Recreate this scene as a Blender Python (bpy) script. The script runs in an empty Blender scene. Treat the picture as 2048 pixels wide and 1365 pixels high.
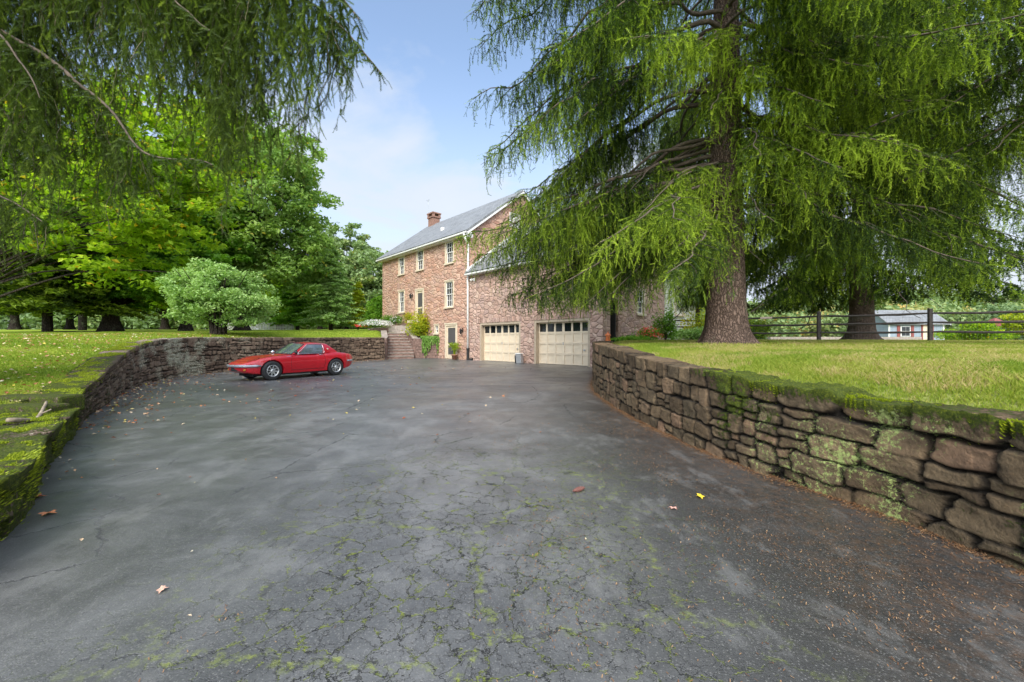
import bpy, bmesh, math, random
import numpy as np
from mathutils import Vector, Matrix
R = math.radians
random.seed(7); rng = np.random.default_rng(11)
scene = bpy.context.scene
COL = scene.collection

# ------------------------------------------------------------------ camera
F = 800.0; CAMZ = 1.2; CX, CY = 1024.0, 682.5
cam_d = bpy.data.cameras.new('camera'); cam = bpy.data.objects.new('camera', cam_d); COL.objects.link(cam)
cam.location = (0, 0, CAMZ); cam.rotation_euler = (R(90), 0, 0)
cam_d.sensor_width = 36; cam_d.lens = 36 * F / 2048; cam_d.clip_start = .05; cam_d.clip_end = 3000
scene.camera = cam
# ------------------------------------------------------------------ light
SUN_EL, SUN_AZ = R(38), R(186)          # azimuth clockwise from +Y : behind the camera, to the right
wld = bpy.data.worlds.new('World'); scene.world = wld; wld.use_nodes = True
scene.view_settings.view_transform = 'Standard'; scene.view_settings.look = 'None'
scene.view_settings.gamma = 1; scene.view_settings.exposure = 1.3
scene.cycles.use_denoising = True
scene.cycles.max_bounces = 6; scene.cycles.transparent_max_bounces = 8
sun_d = bpy.data.lights.new('sun', 'SUN'); sun = bpy.data.objects.new('sun', sun_d); COL.objects.link(sun)
sun_d.energy = 1.6; sun_d.angle = R(28); sun_d.color = (1, .95, .86)
sdir = Vector((math.sin(SUN_AZ) * math.cos(SUN_EL), math.cos(SUN_AZ) * math.cos(SUN_EL), math.sin(SUN_EL)))
sun.rotation_euler = sdir.to_track_quat('Z', 'Y').to_euler()


# ------------------------------------------------------------------ node helper
class NT:
    def __init__(s, tree):
        s.t = tree; s.n = tree.nodes; s.l = tree.links
    def new(s, typ, **kw):
        nd = s.n.new(typ)
        for k, v in kw.items():
            setattr(nd, k, v)
        return nd
    def put(s, sock, v):
        if isinstance(v, bpy.types.NodeSocket): s.l.new(v, sock)
        elif v is not None: sock.default_value = v
    def math(s, op, a, b=None, c=None, clamp=False):
        nd = s.new('ShaderNodeMath', operation=op, use_clamp=clamp)
        s.put(nd.inputs[0], a)
        if b is not None: s.put(nd.inputs[1], b)
        if c is not None: s.put(nd.inputs[2], c)
        return nd.outputs[0]
    def vmath(s, op, a, b=None):
        nd = s.new('ShaderNodeVectorMath', operation=op)
        s.put(nd.inputs[0], a)
        if b is not None: s.put(nd.inputs[1], b)
        return nd.outputs[0]
    def noise(s, vec, scale, detail=4, rough=.55, out=0, dist=0):
        nd = s.new('ShaderNodeTexNoise'); s.put(nd.inputs['Vector'], vec)
        nd.inputs['Scale'].default_value = scale; nd.inputs['Detail'].default_value = detail
        nd.inputs['Roughness'].default_value = rough; nd.inputs['Distortion'].default_value = dist
        return nd.outputs[out]
    def voro(s, vec, scale, feature='F1', out='Distance', rnd=1.0):
        nd = s.new('ShaderNodeTexVoronoi', feature=feature); s.put(nd.inputs['Vector'], vec)
        nd.inputs['Scale'].default_value = scale; nd.inputs['Randomness'].default_value = rnd
        return nd.outputs[out]
    def ramp(s, fac, stops, interp='LINEAR'):
        nd = s.new('ShaderNodeValToRGB'); s.put(nd.inputs[0], fac); cr = nd.color_ramp; cr.interpolation = interp
        while len(cr.elements) < len(stops): cr.elements.new(.5)
        for e, (p, c) in zip(cr.elements, stops):
            e.position = p; e.color = (c, c, c, 1) if isinstance(c, (int, float)) else (*c, 1)
        return nd.outputs[0]
    def mix(s, fac, a, b, blend='MIX'):
        nd = s.new('ShaderNodeMix', data_type='RGBA', blend_type=blend)
        s.put(nd.inputs[0], fac)
        for sock, v in ((nd.inputs[6], a), (nd.inputs[7], b)):
            if isinstance(v, tuple) and len(v) == 3: v = (*v, 1)
            s.put(sock, v)
        return nd.outputs[2]
    def attr(s, name, out='Fac'):
        nd = s.new('ShaderNodeAttribute', attribute_name=name); return nd.outputs[out]
    def sep(s, vec):
        nd = s.new('ShaderNodeSeparateXYZ'); s.put(nd.inputs[0], vec); return nd.outputs
    def comb(s, x, y, z):
        nd = s.new('ShaderNodeCombineXYZ')
        for i, v in enumerate((x, y, z)): s.put(nd.inputs[i], v)
        return nd.outputs[0]
    def pos(s):
        return s.new('ShaderNodeNewGeometry').outputs['Position']
    def obj(s):
        return s.new('ShaderNodeTexCoord').outputs['Object']
    def bump(s, h, strength=.5, dist=.02, normal=None):
        nd = s.new('ShaderNodeBump'); nd.inputs['Strength'].default_value = strength
        nd.inputs['Distance'].default_value = dist; s.put(nd.inputs['Height'], h)
        if normal is not None: s.put(nd.inputs['Normal'], normal)
        return nd.outputs[0]
    def smooth(s, v, a, b, c=0.0, d=1.0):
        nd = s.new('ShaderNodeMapRange', interpolation_type='SMOOTHSTEP')
        s.put(nd.inputs[0], v); s.put(nd.inputs[1], a); s.put(nd.inputs[2], b); s.put(nd.inputs[3], c); s.put(nd.inputs[4], d)
        return nd.outputs[0]


def mat(name, build):
    m = bpy.data.materials.new(name); m.use_nodes = True
    N = NT(m.node_tree); N.n.clear()
    out = N.new('ShaderNodeOutputMaterial'); p = N.new('ShaderNodeBsdfPrincipled')
    N.l.new(p.outputs[0], out.inputs[0])
    build(N, p, out)
    return m


def simple(name, col, rough=.6, metal=0, var=.12, scale=8, coat=0, bump=0):
    def b(N, p, out):
        o = N.obj(); n = N.noise(o, scale, 5)
        lo = tuple(c * (1 - var) for c in col); hi = tuple(min(1, c * (1 + var)) for c in col)
        N.put(p.inputs['Base Color'], N.ramp(n, [(.3, lo), (.7, hi)]))
        N.put(p.inputs['Roughness'], N.smooth(n, .3, .7, max(0, rough - .06), min(1, rough + .06)))
        p.inputs['Metallic'].default_value = metal
        p.inputs['Coat Weight'].default_value = coat; p.inputs['Coat Roughness'].default_value = .04
        if bump: N.put(p.inputs['Normal'], N.bump(N.noise(o, scale * 6, 6), .5, bump))
    return mat(name, b)


# ------------------------------------------------------------------ sky
N = NT(wld.node_tree); N.n.clear()
w_out = N.new('ShaderNodeOutputWorld'); bg = N.new('ShaderNodeBackground'); N.l.new(bg.outputs[0], w_out.inputs[0])
sky = N.new('ShaderNodeTexSky', sky_type='NISHITA'); sky.sun_disc = False
sky.sun_elevation = SUN_EL; sky.sun_rotation = SUN_AZ; sky.air_density = 1.0; sky.dust_density = .6; sky.ozone_density = 2.0
dirv = N.new('ShaderNodeTexCoord').outputs['Generated']
sx, sy, sz = N.sep(dirv)
den = N.math('ADD', N.math('MAXIMUM', sz, 0.0), .12)
cp = N.comb(N.math('DIVIDE', sx, den), N.math('DIVIDE', sy, den), 0.0)
cn = N.noise(N.vmath('ADD', cp, (3.1, 0.4, 0)), 1.3, 8, .55, dist=.3)
cn2 = N.noise(N.vmath('ADD', cp, (0.3, 5.4, 2)), .5, 3, .5)
cl = N.math('ADD', N.math('MULTIPLY', cn, .65), N.math('MULTIPLY', cn2, .35))
cover = N.smooth(sz, .12, .75, .25, -.02)
cmask = N.smooth(N.math('ADD', cl, cover), .52, .74)
hz = N.smooth(sz, .05, .62, .97, 0.1)
cm = N.math('MAXIMUM', N.math('MULTIPLY', cmask, .9), hz)
skyb = N.vmath('MULTIPLY', sky.outputs[0], (1.32, 1.30, 1.25))
cloudc = N.mix(cn, (2.9, 3.3, 3.9), (3.7, 3.8, 4.0))
gd = N.new('ShaderNodeVectorMath', operation='DOT_PRODUCT'); N.put(gd.inputs[0], dirv); gd.inputs[1].default_value = tuple(sdir)
sky_fill = N.smooth(gd.outputs['Value'], .05, .95, 1.0, 3.2)          # added fill: unseen sky round the sun brightened, behind the camera
N.put(bg.inputs[0], N.vmath('MULTIPLY', N.mix(N.math('MAXIMUM', cm, N.smooth(gd.outputs['Value'], .1, .6, 0, .85)), skyb, cloudc), N.comb(sky_fill, sky_fill, sky_fill))); bg.inputs[1].default_value = .10


# ------------------------------------------------------------------ tagging + mesh helpers
def tag(o, label=None, cat=None, group=None, kind=None):
    if label: o['label'] = label
    if cat: o['category'] = cat
    if group: o['group'] = group
    if kind: o['kind'] = kind
    return o


def empty(name, loc=(0, 0, 0), rz=0, label=None, cat=None, group=None):
    o = bpy.data.objects.new(name, None); COL.objects.link(o); o.location = loc; o.rotation_euler = (0, 0, rz)
    o.empty_display_size = .3
    return tag(o, label, cat, group)


def mesh_np(name, V, faces, m, parent=None, attrs=None, smooth=False, vecs=None):
    """V (n,3); faces: list of int arrays (k,nv)"""
    me = bpy.data.meshes.new(name)
    V = np.asarray(V, dtype=np.float32)
    me.vertices.add(len(V)); me.vertices.foreach_set('co', V.ravel())
    faces = [np.asarray(f, dtype=np.int32) for f in faces if len(f)]
    loops = np.concatenate([f.ravel() for f in faces]); tot = np.concatenate([np.full(len(f), f.shape[1], np.int32) for f in faces])
    me.loops.add(len(loops)); me.loops.foreach_set('vertex_index', loops)
    me.polygons.add(len(tot)); st = np.concatenate([[0], np.cumsum(tot)[:-1]]).astype(np.int32)
    me.polygons.foreach_set('loop_start', st); me.polygons.foreach_set('loop_total', tot)
    me.polygons.foreach_set('use_smooth', np.full(len(tot), smooth))
    for k, a in (attrs or {}).items():
        at = me.attributes.new(k, 'FLOAT', 'POINT'); at.data.foreach_set('value', np.asarray(a, np.float32))
    for k, a in (vecs or {}).items():
        at = me.attributes.new(k, 'FLOAT_VECTOR', 'POINT'); at.data.foreach_set('vector', np.asarray(a, np.float32).ravel())
    me.update(calc_edges=True)
    if m: me.materials.append(m)
    o = bpy.data.objects.new(name, me); COL.objects.link(o); o.parent = parent
    return o


class MB:
    """collects boxes, tubes, prisms; build() links ONE mesh object"""
    def __init__(s): s.v = []; s.f = []; s.wc = []; s.k = 0
    def add(s, V, Fs, wc=None):
        s.v.extend([tuple(p) for p in V]); s.f.extend([tuple(i + s.k for i in f) for f in Fs])
        s.wc.extend([tuple(p) for p in (wc if wc is not None else V)]); s.k += len(V); return s
    def hexa(s, P, wc=None):
        """8 points: bottom loop 0-3, top loop 4-7"""
        return s.add(P, [(3, 2, 1, 0), (4, 5, 6, 7), (0, 1, 5, 4), (1, 2, 6, 5), (2, 3, 7, 6), (3, 0, 4, 7)], wc)
    def box(s, x0, x1, y0, y1, z0, z1, M=None):
        P = [(x0, y0, z0), (x1, y0, z0), (x1, y1, z0), (x0, y1, z0), (x0, y0, z1), (x1, y0, z1), (x1, y1, z1), (x0, y1, z1)]
        if M is not None: P = [M(*p) for p in P]
        return s.hexa(P)
    def tube(s, pts, r, n=8, cap=True, squash=None):
        V, Q = tube_np(np.array([tuple(p) for p in pts], float), r, n)
        Fs = [tuple(q) for q in Q]
        if cap: Fs += [tuple(range(n - 1, -1, -1)), tuple(range(len(V) - n, len(V)))]
        return s.add(V.tolist(), Fs)
    def build(s, name, m, parent=None, smooth=False, bevel=0):
        me = bpy.data.meshes.new(name); me.from_pydata(s.v, [], s.f); me.update()
        at = me.attributes.new('wc', 'FLOAT_VECTOR', 'POINT')
        at.data.foreach_set('vector', np.asarray(s.wc, np.float32).ravel())
        if smooth: me.polygons.foreach_set('use_smooth', [True] * len(me.polygons))
        if m: me.materials.append(m)
        o = bpy.data.objects.new(name, me); COL.objects.link(o); o.parent = parent
        if bevel:
            b = o.modifiers.new('bevel', 'BEVEL'); b.width = bevel; b.segments = 2; b.limit_method = 'ANGLE'
        return o


def tube_np(P, r, n=6):
    P = np.asarray(P, float); m = len(P)
    r = np.full(m, r, float) if np.isscalar(r) else np.asarray(r, float)
    T = np.gradient(P, axis=0); T /= np.linalg.norm(T, axis=1)[:, None] + 1e-9
    ref = np.array([0, 0, 1.]) if abs(T[0][2]) < .9 else np.array([1., 0, 0])
    A = np.cross(T, ref); A /= np.linalg.norm(A, axis=1)[:, None] + 1e-9
    for i in range(1, m):
        a = A[i - 1] - T[i] * A[i - 1].dot(T[i]); A[i] = a / (np.linalg.norm(a) + 1e-9)
    B = np.cross(T, A)
    ang = np.arange(n) * 2 * math.pi / n
    V = P[:, None] + r[:, None, None] * (np.cos(ang)[None, :, None] * A[:, None] + np.sin(ang)[None, :, None] * B[:, None])
    i = np.arange(m - 1)[:, None] * n; j = np.arange(n)[None]; j2 = (j + 1) % n
    Q = np.stack([i + j, i + j2, i + n + j2, i + n + j], -1).reshape(-1, 4)
    return V.reshape(-1, 3), Q


class NB:
    """numpy accumulator of quads"""
    def __init__(s): s.V = []; s.Q = []; s.k = 0; s.n = 0
    def tube(s, P, r, n=5):
        V, Q = tube_np(P, r, n); s.V.append(V); s.Q.append(Q + s.k); s.k += len(V)
    def build(s, name, m, parent=None, smooth=True):
        if not s.V: return None
        return mesh_np(name, np.concatenate(s.V), [np.concatenate(s.Q)], m, parent, smooth=smooth)


def vnoise(P, scale=1.0, seed=0):
    """value noise 3d in [0,1]"""
    P = np.asarray(P, float) * scale + seed * 17.31
    i = np.floor(P).astype(np.int64); f = P - i; f = f * f * (3 - 2 * f)
    def h(a, b, c):
        x = (a * 374761393 + b * 668265263 + c * 2147483647 + seed * 9176) & 0xffffffff
        x = ((x ^ (x >> 13)) * 1274126177) & 0xffffffff
        return ((x ^ (x >> 16)) & 0xffff) / 65535.0
    r = 0
    for dx in (0, 1):
        for dy in (0, 1):
            for dz in (0, 1):
                w = (f[:, 0] if dx else 1 - f[:, 0]) * (f[:, 1] if dy else 1 - f[:, 1]) * (f[:, 2] if dz else 1 - f[:, 2])
                r = r + w * h(i[:, 0] + dx, i[:, 1] + dy, i[:, 2] + dz)
    return r


def fbm(P, scale, octs=4, seed=0):
    r = 0; a = .5; t = 0
    for k in range(octs):
        r = r + a * vnoise(P, scale * 2 ** k, seed + k); t += a; a *= .5
    return r / t


def G(px, py, z=0.0):
    """point of the driveway plane seen at that place of the survey photo"""
    Y = F * (CAMZ - z) / (py - CY); return ((px - CX) / F * Y, Y, z)


def at(px, py, Y): return ((px - CX) / F * Y, Y, CAMZ - (py - CY) / F * Y)


# ------------------------------------------------------------------ materials
def stone_mat(name, cols, sc=(2.7, 4.2), mortar=(.16, .11, .09), seedv=(0, 0, 0)):
    def b(N, p, out):
        w = N.attr('wc', 'Vector')
        wn = N.noise(w, 2.2, 2, .5, out=1)
        wv = N.vmath('ADD', w, N.vmath('MULTIPLY', N.vmath('SUBTRACT', wn, (.5, .5, .5)), (.22, .14, .2)))
        wv = N.vmath('ADD', N.vmath('MULTIPLY', wv, (sc[0], sc[1], .001)), seedv)
        edge = N.voro(wv, 1.0, 'DISTANCE_TO_EDGE', rnd=.78)
        cell = N.voro(wv, 1.0, 'F1', 'Color', rnd=.78)
        cr = N.sep(cell)
        fine = N.noise(w, 14, 6, .65)
        stops = [(i / (len(cols) - 1), c) for i, c in enumerate(cols)]
        c = N.ramp(cr[0], stops)
        c = N.mix(N.smooth(fine, .35, .8, 0, .45), c, N.vmath('MULTIPLY', c, (.72, .68, .66)))
        c = N.mix(N.smooth(N.noise(w, .7, 3), .35, .7, 0, .35), c, (.34, .25, .2))
        c = N.mix(N.smooth(edge, .01, .06, .5, 0), c, mortar)
        N.put(p.inputs['Base Color'], c); p.inputs['Roughness'].default_value = .85
        h = N.math('ADD', N.smooth(edge, .0, .16), N.math('MULTIPLY', fine, .5))
        h = N.math('ADD', h, N.math('MULTIPLY', cr[1], .5))
        tilt = N.math('MULTIPLY', N.noise(wv, 2.2, 3), .7)
        N.put(p.inputs['Normal'], N.bump(N.math('ADD', h, tilt), 1.0, .04))
    return mat(name, b)


M = {}
M['stone_main'] = stone_mat('house_stone', [(.36, .185, .125), (.54, .315, .22), (.46, .25, .17), (.60, .385, .275), (.40, .235, .18), (.57, .365, .25), (.48, .255, .17)], (2.2, 4.5), (.36, .23, .17))
M['stone_wing'] = stone_mat('wing_stone', [(.33, .20, .15), (.51, .33, .25), (.43, .27, .205), (.57, .385, .30), (.38, .25, .21), (.62, .44, .335)], (2.7, 4.2), (.30, .20, .15), (3.3, 7.1, 0))


def wall_stone_mat(name, base, lich):
    """dry-stone retaining wall: attributes cell (per stone), edge, moss, lichen"""
    def b(N, p, out):
        o = N.pos(); cell = N.attr('cell'); edge = N.attr('edge'); moss = N.attr('moss'); lc = N.attr('lichen')
        f1 = N.noise(o, 9, 7, .65); f2 = N.noise(o, 45, 6, .7); f3 = N.noise(o, 3, 4, .6)
        c = N.ramp(cell, base)
        c = N.mix(N.smooth(f1, .35, .7, 0, .75), c, N.vmath('MULTIPLY', c, (.42, .42, .45)))
        c = N.mix(N.smooth(f2, .5, .75, 0, .45), c, N.vmath('MULTIPLY', c, (1.9, 1.75, 1.6)))
        c = N.mix(N.smooth(edge, 0.0, .032, .95, 0), c, (.012, .010, .008))
        lm = N.math('MULTIPLY', N.smooth(N.math('ADD', N.noise(o, 30, 8, .85), N.math('MULTIPLY', lc, .16)), .60, .66), N.smooth(lc, .05, .5))
        c = N.mix(N.math('MULTIPLY', lm, .85), c, lich)
        mm = N.smooth(N.math('ADD', moss, N.math('MULTIPLY', N.math('SUBTRACT', N.noise(o, 22, 7, .75), .5), 1.6)), .42, .62)
        mc = N.ramp(N.noise(o, 60, 4, .7), [(.25, (.025, .04, .006)), (.5, (.10, .135, .012)), (.75, (.28, .31, .02))])
        mc = N.mix(N.smooth(moss, .35, .9), N.vmath('MULTIPLY', mc, (.75, .8, .9)), mc)
        c = N.mix(mm, c, mc)
        N.put(p.inputs['Base Color'], c); p.inputs['Roughness'].default_value = .9; p.inputs['Specular IOR Level'].default_value = .25
        h = N.math('ADD', N.math('MULTIPLY', f1, 1.2), N.math('MULTIPLY', f2, .5)); h = N.math('ADD', h, N.math('MULTIPLY', mm, N.noise(o, 120, 3, .8)))
        N.put(p.inputs['Normal'], N.bump(h, 1.0, .04))
    return mat(name, b)


M['dry_right'] = wall_stone_mat('brown_drystone', [(0, (.085, .058, .032)), (.3, (.165, .112, .062)), (.55, (.125, .092, .054)), (.8, (.20, .14, .078)), (1, (.26, .16, .095))], (.34, .42, .13))
M['dry_left'] = wall_stone_mat('lichen_drystone', [(0, (.11, .075, .05)), (.4, (.19, .13, .09)), (.7, (.24, .17, .115)), (1, (.30, .22, .15))], (.50, .50, .36))


def asphalt(N, p, out):
    o = N.pos(); X, Y, Z = N.sep(o)
    fine = N.noise(o, 70, 7, .9); grit = N.voro(o, 140, 'F1')
    pat = N.noise(o, .55, 5, .6, dist=.6); pat2 = N.noise(N.vmath('ADD', o, (9, 3, 0)), 2.4, 6, .65, dist=.5)
    c = N.ramp(N.math('ADD', N.math('MULTIPLY', pat, .5), N.math('MULTIPLY', pat2, .5)),
               [(.36, (.055, .054, .053)), (.5, (.092, .091, .088)), (.62, (.145, .143, .138))])
    damp_refl = N.math('MULTIPLY', N.smooth(N.math('ADD', X, N.math('MULTIPLY', N.math('SUBTRACT', pat2, .5), 1.6)), .2, 1.6), N.smooth(Y, 5, 12, 1, .55))  # dark tree reflections near the right wall put into the base colour, plus damp
    c = N.mix(N.math('MULTIPLY', damp_refl, .85), c, N.vmath('MULTIPLY', c, (.30, .28, .26)))
    c = N.mix(N.smooth(fine, .52, .70, 0, .8), c, (.19, .185, .175))
    c = N.mix(N.smooth(fine, .30, .47, .7, 0), c, (.02, .02, .018))
    c = N.mix(N.smooth(N.voro(o, 75, 'F1'), .16, .30, .45, 0), c, (.24, .23, .21))
    # pale dust swirls along the right wall
    sw = N.noise(N.vmath('MULTIPLY', o, (1, .55, 1)), 2.4, 10, .75, dist=.9)
    swm = N.math('MULTIPLY', N.smooth(sw, .54, .68), N.smooth(X, .3, 1.3))
    c = N.mix(N.math('MULTIPLY', swm, .55), c, (.16, .15, .135))
    # brown needle dust at the foot of the right wall
    dustm = N.math('MULTIPLY', N.smooth(N.noise(o, 14, 6, .75), .42, .62), N.smooth(X, 1.1, 2.1))
    c = N.mix(N.math('MULTIPLY', dustm, .35), c, (.13, .07, .035))
    # alligator cracks, coarse and fine, near the foreground
    wv = N.vmath('ADD', o, N.vmath('MULTIPLY', N.vmath('SUBTRACT', N.noise(o, 5, 5, .7, out=1), (.5, .5, .5)), (.22, .22, 0)))
    wv = N.vmath('ADD', wv, N.vmath('MULTIPLY', N.vmath('SUBTRACT', N.noise(o, 28, 3, .7, out=1), (.5, .5, .5)), (.05, .05, 0)))
    wv = N.vmath('MULTIPLY', wv, (1, 1, 0))
    e1 = N.voro(wv, 6.0, 'DISTANCE_TO_EDGE'); e2 = N.voro(N.vmath('ADD', wv, (4, 2, 0)), 13, 'DISTANCE_TO_EDGE')
    e3 = N.voro(N.vmath('ADD', wv, (1, 8, 0)), .9, 'DISTANCE_TO_EDGE')
    near = N.math('MULTIPLY', N.smooth(Y, 2.5, 3.5, 1, 0), N.math('MULTIPLY', N.smooth(X, -1.6, -.7), N.smooth(X, .55, 1.2, 1, 0)))
    near2 = N.math('MULTIPLY', N.smooth(Y, 3.0, 5.6, 1, 0), N.math('MULTIPLY', N.smooth(X, -2.2, -.8), N.smooth(X, .5, 1.5, 1, 0)))
    gate = N.smooth(N.noise(o, 2.2, 4, .6), .40, .54)
    k1 = N.math('MULTIPLY', N.smooth(e1, .006, .030, 1, 0), N.math('MAXIMUM', near, N.math('MULTIPLY', near2, gate)))
    k2 = N.math('MULTIPLY', N.smooth(e2, .005, .035, .7, 0), N.math('MULTIPLY', near, N.smooth(N.noise(o, 2.3, 3), .36, .5)))
    k3 = N.math('MULTIPLY', N.smooth(e3, .002, .012, 1, 0), N.smooth(N.noise(o, .8, 3), .45, .58))
    k = N.math('MAXIMUM', N.math('MAXIMUM', k1, k2), N.math('MULTIPLY', k3, .6))
    c = N.mix(N.math('MULTIPLY', k, 1.0), c, (.006, .006, .005))
    kd = N.math('MAXIMUM', N.smooth(e1, .0, .04, 1, 0), N.smooth(e3, .0, .03, .8, 0))
    mz = N.math('MULTIPLY', N.math('MULTIPLY', kd, N.math('MAXIMUM', near2, near)), N.smooth(N.noise(o, 15, 5, .8), .46, .58))
    # loose mossy bloom a few metres out
    bx = N.math('SUBTRACT', X, N.math('MULTIPLY', N.math('SUBTRACT', Y, 2.6), .15)); bl = N.math('MULTIPLY', N.smooth(bx, .0, .35), N.smooth(bx, .55, 1.05, 1, 0))
    bl = N.math('MULTIPLY', bl, N.math('MULTIPLY', N.smooth(Y, 1.6, 2.2), N.smooth(Y, 3.6, 4.8, 1, 0)))
    mb = N.math('MULTIPLY', bl, N.math('MULTIPLY', N.smooth(N.noise(o, 5, 6, .75), .44, .58), N.smooth(N.noise(o, 40, 4, .8), .5, .62)))
    mm = N.math('MAXIMUM', mz, N.math('MULTIPLY', mb, .55))
    c = N.mix(N.math('MULTIPLY', mm, .72), c, N.ramp(N.noise(o, 30, 3), [(.3, (.06, .09, .01)), (.7, (.22, .25, .025))]))
    # pale grey blotches wherever the noise runs high
    c = N.mix(N.smooth(N.math('ADD', N.noise(N.vmath('MULTIPLY', o, (1, .5, 1)), 3.2, 8, .75), N.math('MULTIPLY', pat, .35)), .68, .80, 0, .4), c, (.18, .175, .165))
    N.put(p.inputs['Base Color'], c)
    wet = N.noise(N.vmath('MULTIPLY', o, (.55, 1, 1)), .9, 6, .62, dist=.8)
    r = N.smooth(N.math('ADD', wet, N.math('MULTIPLY', N.math('SUBTRACT', pat2, .5), .5)), .36, .64, .32, .44)
    r = N.math('ADD', r, N.math('MULTIPLY', N.math('MAXIMUM', mm, k), .4))
    N.put(p.inputs['Roughness'], r); p.inputs['Specular IOR Level'].default_value = .6
    h = N.math('ADD', N.math('MULTIPLY', fine, .5), N.math('MULTIPLY', grit, .5))
    b1 = N.bump(h, .35, .006)
    b2 = N.bump(N.math('SUBTRACT', N.math('MULTIPLY', pat2, .6), N.math('MULTIPLY', k, .5)), .5, .02, b1)
    N.put(p.inputs['Normal'], b2)
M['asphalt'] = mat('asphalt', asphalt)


def lawn(N, p, out):
    o = N.pos(); X, Y, Z = N.sep(o)
    n = N.noise(o, 1.1, 6, .65); n2 = N.noise(o, 18, 5, .7)
    gl = N.ramp(n, [(.3, (.15, .23, .02)), (.55, (.25, .32, .03)), (.75, (.34, .36, .05))])
    gr = N.ramp(n, [(.3, (.13, .19, .035)), (.5, (.22, .25, .06)), (.72, (.30, .27, .10))])
    c = N.mix(N.smooth(X, -1, 2), gl, gr)
    # bare needle floor round the spruce trunks
    def disk(cx, cy, r0, r1):
        d = N.new('ShaderNodeVectorMath', operation='DISTANCE'); N.put(d.inputs[0], N.vmath('MULTIPLY', o, (1, 1, 0))); d.inputs[1].default_value = (cx, cy, 0)
        return N.smooth(N.math('ADD', d.outputs['Value'], N.math('MULTIPLY', n, 2.0)), r0, r1, 1, 0)
    dm = N.math('MAXIMUM', N.math('MAXIMUM', disk(5.7, 10.6, 2.4, 3.6), disk(19.3, 22, 3, 5)), disk(-27, 27, 2, 6))
    c = N.mix(N.math('MULTIPLY', dm, .85), c, N.mix(n2, (.10, .055, .03), (.22, .13, .06)))
    c = N.mix(N.smooth(n2, .4, .7, 0, .5), c, N.vmath('MULTIPLY', c, (.5, .55, .5)))
    N.put(p.inputs['Base Color'], c); p.inputs['Roughness'].default_value = .95; p.inputs['Specular IOR Level'].default_value = .1
    N.put(p.inputs['Normal'], N.bump(n2, .8, .03))
M['lawn'] = mat('lawn_turf', lawn)


def foliage_mat(name, stops, trans=.35, rough=.6, spec=.3):
    def b(N, p, out):
        c = N.ramp(N.attr('tint'), stops)
        N.put(p.inputs['Base Color'], c); p.inputs['Roughness'].default_value = rough; p.inputs['Specular IOR Level'].default_value = spec
        tr = N.new('ShaderNodeBsdfTranslucent'); N.put(tr.inputs[0], N.vmath('MULTIPLY', c, (1.25, 1.35, .7)))
        mx = N.new('ShaderNodeMixShader'); mx.inputs[0].default_value = trans
        N.l.new(p.outputs[0], mx.inputs[1]); N.l.new(tr.outputs[0], mx.inputs[2]); N.l.new(mx.outputs[0], out.inputs[0])
    return mat(name, b)


M['needle'] = foliage_mat('spruce_needles', [(0, (.016, .034, .009)), (.3, (.05, .09, .015)), (.55, (.155, .235, .022)), (1, (.45, .56, .06))], .35)
M['needle_dark'] = foliage_mat('old_spruce_needles', [(0, (.03, .045, .013)), (.4, (.075, .115, .024)), (.75, (.15, .21, .035)), (1, (.27, .34, .05))], .25)
M['leaf_bright'] = foliage_mat('bright_leaves', [(0, (.12, .22, .012)), (.5, (.28, .42, .02)), (.85, (.46, .54, .03)), (1, (.62, .44, .03))], .5)
M['leaf_green'] = foliage_mat('green_leaves', [(0, (.06, .16, .014)), (.5, (.15, .31, .025)), (1, (.30, .46, .05))], .4)
M['leaf_grey'] = foliage_mat('silvery_leaves', [(0, (.14, .26, .06)), (.5, (.30, .45, .13)), (1, (.52, .64, .28))], .35, spec=.5)
M['leaf_oak'] = foliage_mat('oak_leaves', [(0, (.10, .19, .04)), (.5, (.24, .37, .08)), (.9, (.38, .50, .13)), (1, (.42, .36, .07))], .4)
M['leaf_far'] = foliage_mat('distant_leaves', [(0, (.13, .20, .08)), (.5, (.24, .33, .13)), (.85, (.36, .40, .15)), (1, (.48, .34, .11))], .3)
M['leaf_yellow'] = foliage_mat('yellow_leaves', [(0, (.16, .24, .015)), (.6, (.42, .47, .02)), (1, (.62, .45, .04))], .5)
M['ivy'] = foliage_mat('ivy_leaves', [(0, (.05, .13, .015)), (.5, (.13, .27, .03)), (1, (.30, .42, .12))], .35)
M['grass'] = foliage_mat('grass_blades', [(0, (.08, .15, .012)), (.5, (.20, .28, .025)), (.8, (.34, .36, .06)), (1, (.50, .38, .19))], .4)
M['fallen'] = foliage_mat('fallen_leaves', [(0, (.25, .07, .03)), (.3, (.42, .18, .08)), (.55, (.55, .36, .22)), (.8, (.62, .55, .40)), (1, (.6, .45, .04))], .15)
M['litter'] = foliage_mat('needle_litter', [(0, (.10, .045, .022)), (.5, (.20, .10, .045)), (1, (.36, .22, .11))], .1)
M['petal_white'] = foliage_mat('white_petals', [(0, (.55, .5, .55)), (1, (.85, .83, .85))], .3)
M['petal_red'] = foliage_mat('red_petals', [(0, (.7, .04, .03)), (1, (.85, .16, .12))], .3)


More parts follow.
